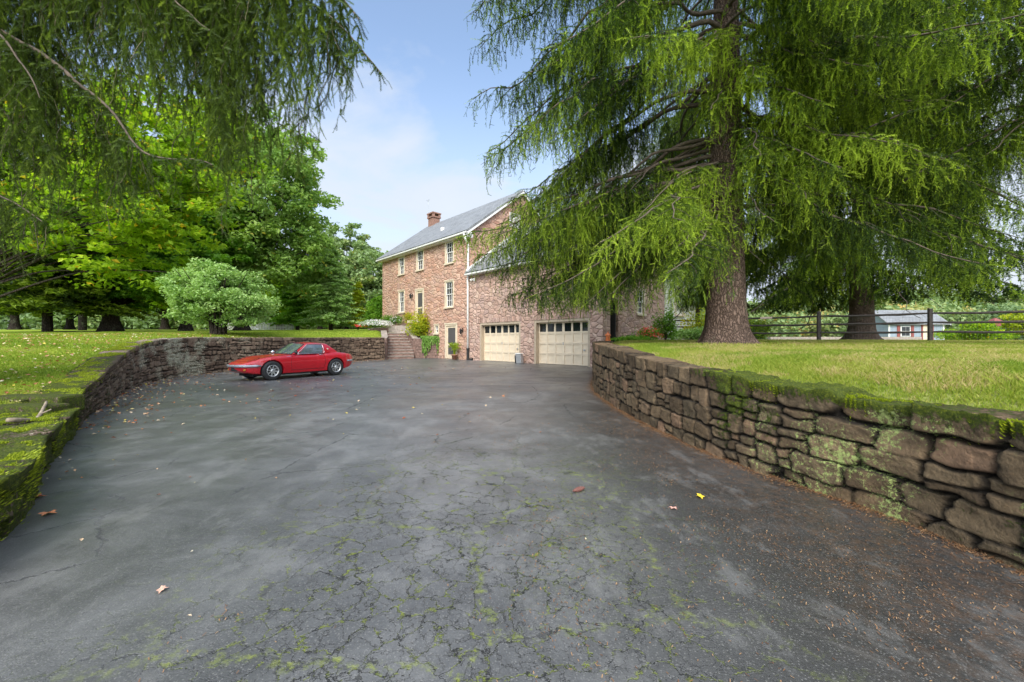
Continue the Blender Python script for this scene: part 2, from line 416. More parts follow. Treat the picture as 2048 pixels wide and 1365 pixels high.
def bark(name, a, b_, sc=7):
    def b(N, p, out):
        o = N.obj(); w = N.vmath('MULTIPLY', o, (1, 1, .35))
        pl = N.voro(N.vmath('ADD', w, N.vmath('MULTIPLY', N.noise(o, 6, 4, out=1), (.15, .15, .15))), sc * 2.2, 'DISTANCE_TO_EDGE')
        n = N.noise(w, sc * 2, 8, .72)
        c = N.mix(n, a, b_); c = N.mix(N.smooth(pl, 0, .16, .8, 0), c, tuple(x * .25 for x in a))
        c = N.mix(N.smooth(N.noise(o, 2.2, 5, .7), .56, .68, 0, .5), c, (.16, .18, .11))
        N.put(p.inputs['Base Color'], c); p.inputs['Roughness'].default_value = .95; p.inputs['Specular IOR Level'].default_value = .15
        N.put(p.inputs['Normal'], N.bump(N.math('ADD', N.smooth(pl, 0, .3), n), 1, .04))
    return mat(name, b)


M['bark'] = bark('spruce_bark', (.095, .065, .05), (.26, .18, .14))
M['bark_dark'] = bark('dark_bark', (.03, .025, .02), (.085, .065, .05), 5)
M['twig'] = simple('twig_bark', (.10, .075, .055), .95, var=.4, scale=12)
M['twig_pale'] = simple('pale_twig', (.24, .19, .13), .9, var=.4, scale=20)
M['cream'] = simple('cream_paint', (.62, .52, .38), .5, var=.05, scale=5)
M['cream_dark'] = simple('tan_jamb', (.40, .32, .23), .55, var=.08)
M['cream_door'] = simple('garage_cream', (.66, .55, .40), .42, var=.05, scale=3)
M['white'] = simple('white_paint', (.74, .73, .69), .45, var=.05)
M['glass'] = simple('dark_window_glass', (.010, .013, .014), .05, var=.3, scale=1.5)
M['screen'] = simple('door_screen', (.075, .07, .068), .6, var=.1)
M['black'] = simple('black_metal', (.02, .02, .02), .45)
M['brick'] = simple('chimney_brick', (.24, .13, .095), .9, var=.45, scale=14, bump=.01)
M['wood_fence'] = simple('weathered_rail', (.045, .036, .03), .9, var=.5, scale=14, bump=.01)
M['wire'] = simple('fence_wire', (.16, .16, .15), .5, metal=.6)
M['picket'] = simple('weathered_picket', (.45, .44, .40), .8, var=.2)
M['terracotta'] = simple('terracotta', (.32, .15, .09), .8)
M['orange'] = simple('orange_enamel', (.72, .17, .03), .4)
M['steel'] = simple('galvanised_steel', (.45, .46, .47), .4, metal=.5)
M['flag'] = simple('flagstone', (.30, .25, .21), .8, var=.35, scale=5, bump=.015)
M['step'] = simple('stair_stone', (.19, .12, .095), .85, var=.45, scale=7, bump=.02)
M['moss'] = simple('moss_clump', (.20, .27, .02), 1, var=.5, scale=50, bump=.01)
M['blue'] = simple('blue_siding', (.24, .29, .34), .7, var=.06)
M['redtrim'] = simple('barn_red', (.22, .06, .05), .7)
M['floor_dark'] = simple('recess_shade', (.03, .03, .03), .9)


def roof(N, p, out):
    w = N.attr('wc', 'Vector')
    br = N.new('ShaderNodeTexBrick'); N.put(br.inputs['Vector'], w); br.inputs['Scale'].default_value = 1
    br.inputs['Brick Width'].default_value = .28; br.inputs['Row Height'].default_value = .17; br.inputs['Mortar Size'].default_value = .012
    br.inputs['Color1'].default_value = (.15, .15, .15, 1); br.inputs['Color2'].default_value = (.22, .22, .215, 1); br.inputs['Mortar'].default_value = (.07, .075, .08, 1)
    n = N.noise(w, 1.2, 6, .65)
    c = N.mix(N.smooth(n, .35, .7, 0, .5), br.outputs[0], (.25, .26, .27))
    N.put(p.inputs['Base Color'], c); p.inputs['Roughness'].default_value = .6
    N.put(p.inputs['Normal'], N.bump(N.math('MULTIPLY', br.outputs['Fac'], -1.0), .5, .015))
M['roof'] = mat('grey_slate_roof', roof)


def siding(N, p, out):
    w = N.attr('wc', 'Vector'); n = N.noise(N.vmath('MULTIPLY', w, (1, 5, 1)), 3, 5)
    N.put(p.inputs['Base Color'], N.ramp(n, [(.3, (.52, .53, .44)), (.7, (.66, .66, .55))])); p.inputs['Roughness'].default_value = .6
M['siding'] = mat('cream_clapboard', siding)

# ------------------------------------------------------------------ terrain and driveway
U = np.array([-.6888, .7250]); VV = np.array([.7250, .6888]); C0 = np.array([4.14, 18.1])
def WP(t, s, z): return (C0[0] + U[0] * t + VV[0] * s, C0[1] + U[1] * t + VV[1] * s, z)
def wt(px, s=0):
    """distance along the facade at that column of the survey photo"""
    k = (px - CX) / F; x0 = C0[0] + VV[0] * s; y0 = C0[1] + VV[1] * s
    return (x0 - y0 * k) / (-U[0] + U[1] * k)
def wz(px, py, s=0):
    t = wt(px, s); Y = C0[1] + U[1] * t + VV[1] * s
    return CAMZ - (py - CY) / F * Y


def smooth_path(P, step):
    P = np.array(P, float); n = len(P)
    out = []
    for i in range(n - 1):
        p0 = P[max(i - 1, 0)]; p1 = P[i]; p2 = P[i + 1]; p3 = P[min(i + 2, n - 1)]
        k = max(2, int(np.linalg.norm(p2 - p1) / step))
        for j in range(k):
            u = j / k
            out.append(.5 * (2 * p1 + (p2 - p0) * u + (2 * p0 - 5 * p1 + 4 * p2 - p3) * u * u + (3 * p1 - p0 - 3 * p2 + p3) * u ** 3))
    out.append(P[-1]); return np.array(out)


# wall paths: x, y, height of the top
LN = [(-2.25, -6, .36), (-2.3, -2, .36), (-2.45, .5, .36), (-2.72, 1.6, .36), (-3.08, 2.41, .36), (-3.62, 3.0, .35), (-4.25, 3.6, .33), (-5.0, 4.42, .31), (-5.62, 5.1, .30)]
LF = [(-5.78, 5.28, .44), (-6.56, 6.13, .47), (-7.6, 7.45, .62), (-8.64, 8.77, .80), (-9.6, 10.1, 1.0), (-10.35, 11.3, 1.14), (-10.95, 12.7, 1.24), (-11.3, 14.0, 1.30), (-11.25, 15.3, 1.32), (-10.85, 16.8, 1.33), (-10.35, 19, 1.34), (-9.9, 21.3, 1.37), (-9.45, 23.7, 1.39), (-8.25, 25.9, 1.42)]
RW = [(2.75, -6, .75), (2.75, -1, .75), (2.73, 1.2, .755), (2.67, 2.07, .755), (2.66, 2.4, .75), (2.60, 2.75, .75), (2.44, 3.14, .77), (2.27, 3.7, .80), (2.14, 4.2, .84), (2.05, 4.9, .87), (1.93, 5.9, .93), (1.89, 7.5, 1.05), (1.97, 9.3, 1.12), (2.25, 11, 1.14), (2.72, 13, 1.16), (3.35, 15.3, 1.17), (4.0, 17.5, 1.18)]


def offs(P, d):
    P = np.array(P, float); T = np.gradient(P[:, :2], axis=0); T /= np.linalg.norm(T, axis=1)[:, None]
    Nn = np.stack([-T[:, 1], T[:, 0]], 1)     # left of the direction of travel
    Q = P.copy(); Q[:, :2] += Nn * d; return Q


DEP = .46
lawnL = np.concatenate([offs(LN, DEP - .06), offs(LF, DEP - .06)]); lawnL[:, 2] -= .03
lawnR = offs(RW, -(DEP - .06)); lawnR[:, 2] -= .05
Bd = [(-2.6, -30, -.03)] + [tuple(p) for p in lawnL]
Bd += [(-8.9, 27.6, 1.55), (-9.35, 29.6, 1.8), (-8.3, 30.0, 1.8), (-7.15, 28.9, 1.2)]
hs = [(12.9, .15, -.03), (11.5, .15, -.03), (9.0, .15, -.03), (6, .15, -.03), (3, .15, -.03), (.3, .15, -.03)]
Bd += [WP(*q) for q in hs]
Bd += [WP(.25, .5, .9), tuple(lawnR[-1] + np.array([.1, .1, 0]))] + [tuple(p) for p in lawnR[::-1]] + [(3.1, -30, -.03)]
Bd = np.array(Bd, float)
# densify
dd = []
for i in range(len(Bd) - 1):
    k = max(1, int(np.linalg.norm(Bd[i + 1] - Bd[i]) / .45))
    for j in range(k): dd.append(Bd[i] + (Bd[i + 1] - Bd[i]) * j / k)
dd.append(Bd[-1]); Bd = np.array(dd)


def H(x, y):
    hl = np.interp(y, [-20, 3, 6, 10, 14, 35, 75, 200], [.35, .50, .75, 1.15, 1.38, 2.15, 3.4, 6])
    hr = np.interp(y, [-20, 2, 5, 10, 20, 60, 200], [.85, .92, 1.0, 1.10, 1.2, 1.25, 1.6])
    w = np.clip((x + 9) / 7, 0, 1); w = w * w * (3 - 2 * w)
    h = hl * (1 - w) + hr * w
    return h


cen = np.array([-1.0, 9.0])
dirs = Bd[:, :2] - cen; r0 = np.linalg.norm(dirs, axis=1); dirs = dirs / r0[:, None]
rs = np.array([0, .12, .3, .6, 1.0, 1.5, 2.2, 3, 4, 5.5, 7.5, 10, 13, 17, 22, 29, 38, 50, 66, 90, 130, 200, 320, 600, 1200, 2400])
LV = []
for r in rs:
    xy = Bd[:, :2] + dirs * r
    w = min(1, r / 3.0); w = w * w * (3 - 2 * w)
    z = Bd[:, 2] * (1 - w) + H(xy[:, 0], xy[:, 1]) * w
    if 0 < r < 100: z = z + (fbm(np.c_[xy, xy[:, 0] * 0], .5, 3, 5) - .5) * .10 * min(1, r)
    LV.append(np.c_[xy, z])
LV = np.array(LV); nb = len(Bd); nr = len(rs)
ii, jj = np.meshgrid(np.arange(nr - 1), np.arange(nb - 1), indexing='ij')
a = (ii * nb + jj).ravel()
LQ = np.stack([a, a + 1, a + nb + 1, a + nb], 1)
lawn_o = tag(mesh_np('lawn', LV.reshape(-1, 3), [LQ], M['lawn'], smooth=True), kind='structure')
LVf = LV.reshape(-1, 3)

# the driveway sheet is trimmed to the ring of the lawn boundary
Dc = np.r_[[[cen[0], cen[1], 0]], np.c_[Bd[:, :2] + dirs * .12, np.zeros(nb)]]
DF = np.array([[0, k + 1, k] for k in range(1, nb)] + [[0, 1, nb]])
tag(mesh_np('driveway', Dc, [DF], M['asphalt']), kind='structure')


def sample_lawn(n, cond, dens):
    tri = np.concatenate([LQ[:, [0, 1, 2]], LQ[:, [0, 2, 3]]])
    A, B_, C_ = LVf[tri[:, 0]], LVf[tri[:, 1]], LVf[tri[:, 2]]
    ctr = (A + B_ + C_) / 3; ar = np.linalg.norm(np.cross(B_ - A, C_ - A), axis=1)
    dist = np.linalg.norm(ctr - np.array([0, 0, CAMZ]), axis=1)
    w = ar * dens(dist) * cond(ctr[:, 0], ctr[:, 1]); w /= w.sum()
    k = rng.choice(len(tri), n, p=w)
    a_, b_ = rng.random(n), rng.random(n); fl = a_ + b_ > 1; a_[fl] = 1 - a_[fl]; b_[fl] = 1 - b_[fl]
    return A[k] + a_[:, None] * (B_[k] - A[k]) + b_[:, None] * (C_[k] - A[k])


def blades(name, P, h, w, m, label, tint, lean=.5, parent=None):
    n = len(P); ang = rng.random(n) * 2 * math.pi
    side = np.c_[np.cos(ang), np.sin(ang), np.zeros(n)] * (w * .5)[:, None]
    a2 = rng.random(n) * 2 * math.pi; l = rng.random(n) * lean
    tip = np.c_[np.cos(a2) * l, np.sin(a2) * l, np.ones(n)] * h[:, None]
    mid = np.c_[np.cos(a2) * l * .3, np.sin(a2) * l * .3, np.ones(n) * .55] * h[:, None]
    V = np.stack([P - side, P + side, P + mid + side * .8, P + tip, P + mid - side * .8], 1)
    k = np.arange(n)[:, None] * 5
    o = mesh_np(name, V.reshape(-1, 3), [k + np.array([0, 1, 2, 3, 4])], m, parent, {'tint': np.repeat(tint, 5)})
    if parent is None: tag(o, label, 'grass', kind='stuff')
    return o


def grass_field(name, label, n, cond, right):
    P = sample_lawn(n, cond, lambda d: np.clip(1 / np.maximum(d, 1.5) ** 1.7, 0, 1) * (d < 34))
    d = np.linalg.norm(P - np.array([0, 0, CAMZ]), axis=1)
    h = (.035 + .035 * rng.random(n)) * (1.25 if right else .8) * (1 + .5 * fbm(P, 1.2, 2, 8))
    w = .004 + .0009 * d
    big = fbm(P, .9, 3, 3); t = np.clip(.15 + .75 * big + .35 * (rng.random(n) - .5) + (.14 if right else .02), 0, 1)
    dry = fbm(P, 2.2, 3, 12)
    if right: t = np.where((dry > .47) & (rng.random(n) < .6), .86 + .14 * rng.random(n), t)
    if right:
        rw = np.array(RW); e = P[:, 0] - np.interp(P[:, 1], rw[:, 1], rw[:, 0]); h = h * np.clip(.3 + (e - DEP) * 1.6, .3, 1)
    tr = np.hypot(P[:, 0] - 5.7, P[:, 1] - 10.6); keep = (tr > 2.2 + 1.6 * big) | (rng.random(n) < .10)
    blades(name, P[keep], h[keep] * .78, w[keep] * .8, M['grass'], label, t[keep], 1.15)


grass_field('grass', 'green and straw coloured grass around the big spruce', 330000, lambda x, y: (x > 1.5) & (x < y * 1.5 + 3) & (y > .5) & (y < 24), True)
grass_field('grass', 'bright green mown grass above the wall behind the red car', 150000, lambda x, y: (x < -2) & (x > -y * 1.5 - 3) & (y > .5) & (y < 34), False)


# ------------------------------------------------------------------ dry-stone retaining walls
def retaining(name, label, path, side, m, step, rowh, stonew, seed, mossf, lichf, overhang=0.0, zfine=None, depth=DEP, base_z=-.05, caps=(False, False)):
    P = smooth_path(path, step); r = random.Random(seed)
    seg = np.linalg.norm(np.diff(P[:, :2], axis=0), axis=1); S = np.r_[0, np.cumsum(seg)]
    T = np.gradient(P[:, :2], axis=0); T /= np.linalg.norm(T, axis=1)[:, None]
    Nn = np.stack([-T[:, 1], T[:, 0]], 1) * side          # towards the drive
    Hm = P[:, 2].max() + .08
    zf = zfine or step
    nz = int(Hm / zf) + 1; nt = max(6, int(depth / max(step, .02)))
    fz = np.linspace(0, 1, nz); ft = np.linspace(0, 1, nt)[1:]
    Wc = np.r_[fz, 1 + ft]; nw = len(Wc)
    # stones laid in rows; coordinates: s along, w = height fraction*height then depth
    boxes = []; Htot = 1.0
    L = S[-1]
    zrow = 0.0; rows = []
    while zrow < Hm:
        h = rowh(r); rows.append((zrow, min(zrow + h, Hm))); zrow += h
    if rows[-1][1] - rows[-1][0] < .08 and len(rows) > 1: rows[-2] = (rows[-2][0], rows[-1][1]); rows.pop()
    for ri, (za, zb) in enumerate(rows):
        s = -r.random() * .3
        while s < L:
            w = stonew(r, s) * (1.25 if ri == len(rows) - 1 else 1)
            top = ri == len(rows) - 1
            if not top and (zb - za) > .15 and r.random() < .3 :
                zm = za + (zb - za) * r.uniform(.4, .6); boxes += [(s, s + w * .8, za, zm), (s, s + w * .8, zm, zb)]; w *= .8
            else:
                boxes.append((s, s + w, za + (r.uniform(-.02, .02) if ri else 0), (zb + depth + .2) if top else zb + r.uniform(-.02, .02)))
            s += w
    # grid
    Sg = np.repeat(S, nw); Wg = np.tile(Wc, len(S)); Pg = np.repeat(P, nw, axis=0); Ng = np.repeat(Nn, nw, axis=0)
    Hg = Pg[:, 2]; top = Wg > 1
    # rows follow the height of the wall so courses stay whole: scale to local top
    zz = np.where(top, Hm + (Wg - 1) * depth, Wg * Hm)
    q = np.c_[Sg, zz, np.zeros_like(Sg)]
    wx = Sg + (fbm(q, 5, 3, seed) - .5) * .16; wz_ = zz + (fbm(q + 9, 4.0, 3, seed + 3) - .5) * .13
    best = np.full(len(Sg), -.05); cell = np.zeros(len(Sg)); hb = np.zeros(len(Sg))
    for (a0, a1, b0, b1) in boxes:
        v = r.random(); bulge = r.uniform(-.012, .022); tx, tz = r.uniform(-.06, .06), r.uniform(-.05, .05)
        i0, i1 = np.searchsorted(S, a0 - .12), np.searchsorted(S, a1 + .12)
        if i1 <= i0: continue
        sl = slice(i0 * nw, i1 * nw)
        hx, hz_ = (a1 - a0) / 2, (b1 - b0) / 2; rad = min(hx, hz_) * r.uniform(.15, .5)
        dx, dz = wx[sl] - (a0 + hx), wz_[sl] - (b0 + hz_)
        qx, qz = np.abs(dx) - (hx - rad), np.abs(dz) - (hz_ - rad)
        d = -(np.hypot(np.maximum(qx, 0), np.maximum(qz, 0)) + np.minimum(np.maximum(qx, qz), 0) - rad)
        up = d > best[sl]
        best[sl] = np.where(up, d, best[sl]); cell[sl] = np.where(up, v, cell[sl]); hb[sl] = np.where(up, bulge + tx * dx + tz * dz, hb[sl])
    e = np.clip(best / .024, 0, 1); e = 1 - (1 - e) ** 2
    nz3 = 1.3 * (fbm(np.c_[Sg, zz, cell * 30], 6, 6, seed + 7) - .5)
    disp = np.where(best < .004, -.055, -.035 + .055 * e) + hb + nz3 * .035
    lo = 0
    X = Pg[:, :2].copy(); Z = np.zeros(len(Sg))
    mo = mossf(Pg[:, 0], Pg[:, 1], np.where(top, Hg, Wg * Hg), top, np.where(top, 0, (1 - Wg) * Hg))
    li = lichf(Pg[:, 0], Pg[:, 1], np.where(top, Hg, Wg * Hg), top)
    mn = fbm(np.c_[Pg[:, 0], Pg[:, 1], zz], 13, 4, seed + 2)
    lump = np.clip(mo + (mn - .5) * 1.6 - .45, 0, 1) * .05
    fr = np.where(top, (Wg - 1), 0)
    backf = np.clip((fr - .75) / .25, 0, 1)
    off_h = np.where(top, -(fr * depth), disp + lump * .5 + overhang * np.clip((Wg - .8) / .2, 0, 1))
    # near the top edge the front face rounds into the top
    cr = np.clip(1 - fr / .12, 0, 1) * top
    off_h = off_h + cr * (disp + overhang)
    X += Ng * off_h[:, None]
    Z = np.where(top, Hg + disp * .7 + lump - backf * .03, Wg * (Hg + np.clip((Wg - .85) / .15, 0, 1) * (disp * .7 + lump)) + base_z * (1 - Wg))
    V = np.c_[X, Z]
    n = len(S); ii, jj = np.meshgrid(np.arange(n - 1), np.arange(nw - 1), indexing='ij'); a = (ii * nw + jj).ravel()
    Q = np.stack([a, a + nw, a + nw + 1, a + 1], 1)
    if side < 0: Q = Q[:, ::-1]
    # back and ends make it a solid wall
    off = len(V); bk = np.c_[P[:, :2] - Nn * depth, np.full(n, base_z)]; V = np.r_[V, bk]
    k = np.arange(n - 1); Qb = np.stack([k * nw + nw - 1, (k + 1) * nw + nw - 1, off + k + 1, off + k], 1)
    fl = [Q, Qb]
    extra = [np.zeros(n)] * 1
    att = {'cell': np.r_[cell, np.zeros(n)], 'edge': np.r_[np.maximum(best, 0), np.zeros(n)], 'moss': np.r_[mo, np.zeros(n)], 'lichen': np.r_[li, np.zeros(n)]}
    ends = [list(range(0, nw)) + [off], list(range((n - 1) * nw, n * nw)) + [off + n - 1]]
    fl += [np.array([ends[0]]), np.array([ends[1][::-1]])]
    o = mesh_np(name, V, fl, m, None, att, smooth=True)
    return tag(o, label, 'stone wall', kind='thing')


def moss_right(x, y, z, top, below):
    near = np.clip(1 - (y - 3.9) / 1.6, 0, 1); q = np.c_[x, y, z]
    n = fbm(q, 2.6, 3, 21)
    t = np.where(top, .16 + .75 * np.clip(1 - np.abs(y - 3.3) / 1.9, 0, 1) + .5 * (n - .5), 0)
    fade = np.clip(1 - below / .12, 0, 1) * near * .7
    patch = np.clip((n - .40) * 4, 0, 1) * near * .62 * np.clip(1.2 - below * .9, 0, 1)
    return np.clip(t + np.where(top, 0, np.maximum(fade, patch)) + np.where(top, 0, .07), 0, 1)
def lich_right(x, y, z, top):
    n = fbm(np.c_[x, y, z], 2.1, 3, 33); band = np.clip(1 - np.abs(y - 2.8) / 1.5, 0, 1)
    return np.clip((n - .36) * 3.6, 0, 1) * (band * .95 + .14) * np.where(top, .15, 1)


retaining('stone_retaining_wall', 'brown stone retaining wall with mossy coping, running from the garage corner below the big spruce', RW, 1, M['dry_right'], .02,
          lambda r: r.uniform(.19, .28), lambda r, s: r.uniform(.16, .33) * (1.45 if s < 9.4 else .95), 5, moss_right, lich_right, zfine=.016)


def moss_ll(x, y, z, top, below):
    n = fbm(np.c_[x, y, z], 3.0, 3, 41); return np.where(top, .60 + .7 * (n - .4), .66 + .6 * (n - .4))
def lich_ll(x, y, z, top): return np.where(top, .35, .1)
retaining('stone_retaining_wall', 'low stone wall thickly covered in moss, with a dead stick lying on it', LN, -1, M['dry_left'], .022,
          lambda r: r.uniform(.16, .2), lambda r, s: r.uniform(.3, .6), 9, moss_ll, lich_ll, overhang=.03, zfine=.016, depth=.62)
def moss_lf(x, y, z, top, below):
    n = fbm(np.c_[x, y, z], 2.0, 3, 51); near = np.clip(1 - (y - 6) / 6.5, 0, 1)
    return np.clip(np.where(top,   .16 + .6 * near + .6 * (n - .5), .42 * near + .45 * (n - .45) * near + .06), 0, 1)
def lich_lf(x, y, z, top):
    n = fbm(np.c_[x, y, z], 2.6, 3, 53); b = np.clip(1 - np.abs(y - 13) / 6.0, 0, 1)
    return np.clip((n - .3) * 3, 0, 1) * (b + .12) * np.where(top, .6, 1)
retaining('stone_retaining_wall', 'lichen spotted stone retaining wall curving behind the red car', LF, -1, M['dry_left'], .045,
          lambda r: r.uniform(.14, .24), lambda r, s: r.uniform(.16, .5), 14, moss_lf, lich_lf, zfine=.03)

# ------------------------------------------------------------------ the house
TM0 = wt(940); TM1 = wt(765)                     # main block, t along the facade
ZE, ZR, SD = 8.30, 11.75, 4.55                   # eave, ridge, depth of the ridge
ZGE, SG, SL = 5.62, 5.05, .745                   # wing eave height, ridge depth, slope
house = empty('stone_house', WP(0, 0, 0), 0, 'pink sandstone house with slate roof and an attached two car garage wing', 'house')
hinv = Matrix.Translation(house.location).inverted()


def hp(o):      # keep world coordinates for mesh children of the house
    o.matrix_parent_inverse = hinv; return o


def panel(mb, t0, t1, z0, z1, holes, s=0.0, rev=.22, axis='t'):
    """wall face with rectangular openings and their reveals; axis t = facade, s = side wall at t=s"""
    P = (lambda a, z, d=0: WP(a, s + d, z)) if axis == 't' else (lambda a, z, d=0: WP(s + d, a, z))
    ts = sorted({t0, t1, *[h[0] for h in holes], *[h[1] for h in holes]}); zs = sorted({z0, z1, *[h[2] for h in holes], *[h[3] for h in holes]})
    for a, b in zip(ts, ts[1:]):
        for c, d in zip(zs, zs[1:]):
            m_, n_ = (a + b) / 2, (c + d) / 2
            if any(h[0] < m_ < h[1] and h[2] < n_ < h[3] for h in holes): continue
            mb.add([P(a, c), P(b, c), P(b, d), P(a, d)], [(0, 1, 2, 3)] if axis != 't' else [(3, 2, 1, 0)], [(a + (50 if axis != 't' else 0), c, 0), (b + (50 if axis != 't' else 0), c, 0), (b + (50 if axis != 't' else 0), d, 0), (a + (50 if axis != 't' else 0), d, 0)])
    for h in holes:
        a, b, c, d = h
        for q0, q1 in (((a, c), (a, d)), ((b, c), (b, d)), ((a, d), (b, d)), ((a, c), (b, c))):
            mb.add([P(*q0), P(*q1), P(*q1, rev), P(*q0, rev)], [(0, 1, 2, 3)], [(q0[0], q0[1], 0), (q1[0], q1[1], 0), (q1[0] + .1 + (q0[1] != q1[1]) * rev, q1[1] + (q0[1] == q1[1]) * rev, 0), (q0[0] + .1 + (q0[1] != q1[1]) * rev, q0[1] + (q0[1] == q1[1]) * rev, 0)])


# openings  (px left, px right, py top, py bottom)
def opening(x0, x1, y0, y1):
    xm = (x0 + x1) / 2; return (wt(x1), wt(x0), wz(xm, y1), wz(xm, y0))
W_UP = [opening(797.3, 809.8, 512.5, 550), opening(833, 848, 498.5, 541), opening(890.5, 908.3, 481, 527.5)]
W_DN = [opening(797.3, 809.8, 581, 626), opening(890, 908, 561, 615.5)]
D_UP = opening(831, 848, 578.5, 638); D_UP = (D_UP[0], D_UP[1], 2.75, D_UP[3])
D_DN = opening(890.5, 914.8, 647.3, 717.5); D_DN = (D_DN[0], D_DN[1], .02, D_DN[3])
W_BS = opening(869, 878.5, 649, 668)
GAR = [(wt(1181.3), wt(1069.2), 0.0, wz(1125, 642.5)), (wt(1042.3), wt(960.8), 0.0, wz(1001, 648))]
GAR = [(a, b, -.02, 2.29) for a, b, c, d in GAR]

w = MB()
panel(w, TM0, TM1, -.1, ZE, [*W_UP, *W_DN, D_UP, D_DN, W_BS])
# gable end over the wing, and the far end
for tt, fl in ((TM0, 1), (TM1, 0)):
    w.add([WP(tt, 0, -.1), WP(tt, 2 * SD, -.1), WP(tt, 2 * SD, ZE), WP(tt, SD, ZR), WP(tt, 0, ZE)], [(0, 1, 2, 3, 4) if fl else (4, 3, 2, 1, 0)], [(30, 0, 0), (30 + 2 * SD, 0, 0), (30 + 2 * SD, ZE, 0), (30 + SD, ZR, 0), (30, ZE, 0)])
w.add([WP(TM0, 2 * SD, -.1), WP(TM1, 2 * SD, -.1), WP(TM1, 2 * SD, ZE), WP(TM0, 2 * SD, ZE)], [(0, 1, 2, 3)], [(0, 0, 0), (12, 0, 0), (12, ZE, 0), (0, ZE, 0)])
hp(w.build('wall', M['stone_main'], house))
w = MB()
GS = .05                                          # the wing stands 5 cm proud of the main facade
panel(w, 0, TM0 - .002, -.1, ZGE, GAR, s=-GS, rev=.42)
SW = 5.95; SZ = 2.62
side_win = (2.9, 3.75, 2.55, 3.9); side_door = (.75, 1.0, .6, 2.9)
panel(w, -GS, SW, -.1, ZGE, [side_win, (.55, 1.25, .9, 3.1)], s=0, rev=.2, axis='s')
w.add([WP(0, 10.1, -.1), WP(TM0, 10.1, -.1), WP(TM0, 10.1, ZGE), WP(0, 10.1, ZGE)], [(0, 1, 2, 3)], [(0, 0, 0), (12, 0, 0), (12, ZGE, 0), (0, ZGE, 0)])
panel(w, SW, 10.1, -.1, 1.35, [], s=.0, rev=.2, axis='s')
wing_wall = hp(w.build('wing_wall', M['stone_wing'], house)); wing_wall['label'] = 'purplish stone wall of the garage wing'
# clapboards: gable of the wing and the right half of the end wall
sd_ = MB()
def boards(a_of_z, z0, z1, hgt=.115):
    z = z0
    while z < z1 - .01:
        zt = min(z + hgt, z1); a0, b0 = a_of_z(z); a1, b1 = a_of_z(zt)
        if b1 - a1 < .02: a1 = b1 = (a1 + b1) / 2
        P = [WP(-.035, a0, z), WP(-.035, b0, z), WP(-.008, b1, zt), WP(-.008, a1, zt), WP(.03, a0, z), WP(.03, b0, z)]
        sd_.add(P, [(0, 1, 2, 3), (0, 4, 5, 1)], [(a0, z, 0), (b0, z, 0), (b1, zt, 0), (a1, zt, 0), (a0, z, 0), (b0, z, 0)]); z = zt
boards(lambda z: (SW, 10.1), 1.36, ZGE)
boards(lambda z: ((z - ZGE) / SL, 10.1 - (z - ZGE) / SL), ZGE, ZGE + SG * SL)
gb = hp(sd_.build('clapboard_siding', M['siding'], house))
ub = MB()
ub.add([WP(-.003, 0, ZGE - .03), WP(-.003, 10.1, ZGE - .03), WP(-.003, SG, ZGE + SG * SL)], [(0, 1, 2)]); ub.add([WP(-.003, SW, 1.3), WP(-.003, 10.1, 1.3), WP(-.003, 10.1, ZGE), WP(-.003, SW, ZGE)], [(0, 1, 2, 3)])
hp(ub.build('sheathing', M['siding'], house))


def slab(mb, t0, t1, s0, z0, s1, z1, th=.12, flip=False):
    """roof slab between (s0,z0) eave and (s1,z1) ridge"""
    L = math.hypot(s1 - s0, z1 - z0); nx, nz_ = -(z1 - z0) / L, (s1 - s0) / L
    if nz_ < 0: nx, nz_ = -nx, -nz_
    P = []; W_ = []
    for k in (0, th):
        for t, s_, z_, u in ((t0, s0, z0, 0), (t1, s0, z0, 0), (t1, s1, z1, L), (t0, s1, z1, L)):
            P.append(WP(t, s_ + nx * k, z_ + nz_ * k)); W_.append((t, u, 0))
    if s1 < s0: P = [P[i] for i in (1, 0, 3, 2, 5, 4, 7, 6)]; W_ = [W_[i] for i in (1, 0, 3, 2, 5, 4, 7, 6)]
    P = [P[i] for i in (1, 0, 3, 2, 5, 4, 7, 6)]; W_ = [W_[i] for i in (1, 0, 3, 2, 5, 4, 7, 6)]
    mb.hexa(P, W_)


mp = (ZR - ZE) / SD
w = MB(); slab(w, TM0 - .25, TM1 + .28, -.38, ZE - .38 * mp, SD, ZR); slab(w, TM0 - .25, TM1 + .28, 2 * SD + .38, ZE - .38 * mp, SD, ZR)
mr = hp(w.build('roof', M['roof'], house))
w = MB(); slab(w, -.32, TM0 - .01, -.38, ZGE - .38 * SL + .02, SG, ZGE + SG * SL + .02); slab(w, -.32, TM0 - .01, 10.1 + .38, ZGE - .38 * SL + .02, SG, ZGE + SG * SL + .02)
gr_ = hp(w.build('wing_roof', M['roof'], house)); gr_['label'] = 'lower slate roof of the garage wing'
# trim: fascia, rake boards, cornice return, flashing
w = MB()
def rake(t, th, s0, z0, s1, z1, h=.26):
    P = []
    for dz in (-h, .0):
        P += [WP(t, s0, z0 + dz), WP(t + th, s0, z0 + dz), WP(t + th, s1, z1 + dz), WP(t, s1, z1 + dz)]
    w.hexa(P)
rake(TM0 - .24, .04, -.36, ZE - .36 * mp + .10, SD, ZR + .10); rake(TM0 - .24, .04, 2 * SD + .36, ZE - .36 * mp + .10, SD, ZR + .10)
rake(-.31, .04, -.36, ZGE - .36 * SL + .12, SG, ZGE + SG * SL + .12, .22); rake(-.31, .04, 10.46, ZGE - .36 * SL + .12, SG, ZGE + SG * SL + .12, .22)
w.box(TM0 - .26, TM0 + .25, -.36, .02, ZE - .62, ZE - .30, M=WP)
w.box(TM0 + .25, TM1 + .26, -.34, -.003, ZE - .42, ZE - .30, M=WP)
w.box(-.28, TM0 - .05, -.34, -GS - .003, ZGE - .34, ZGE - .24, M=WP)
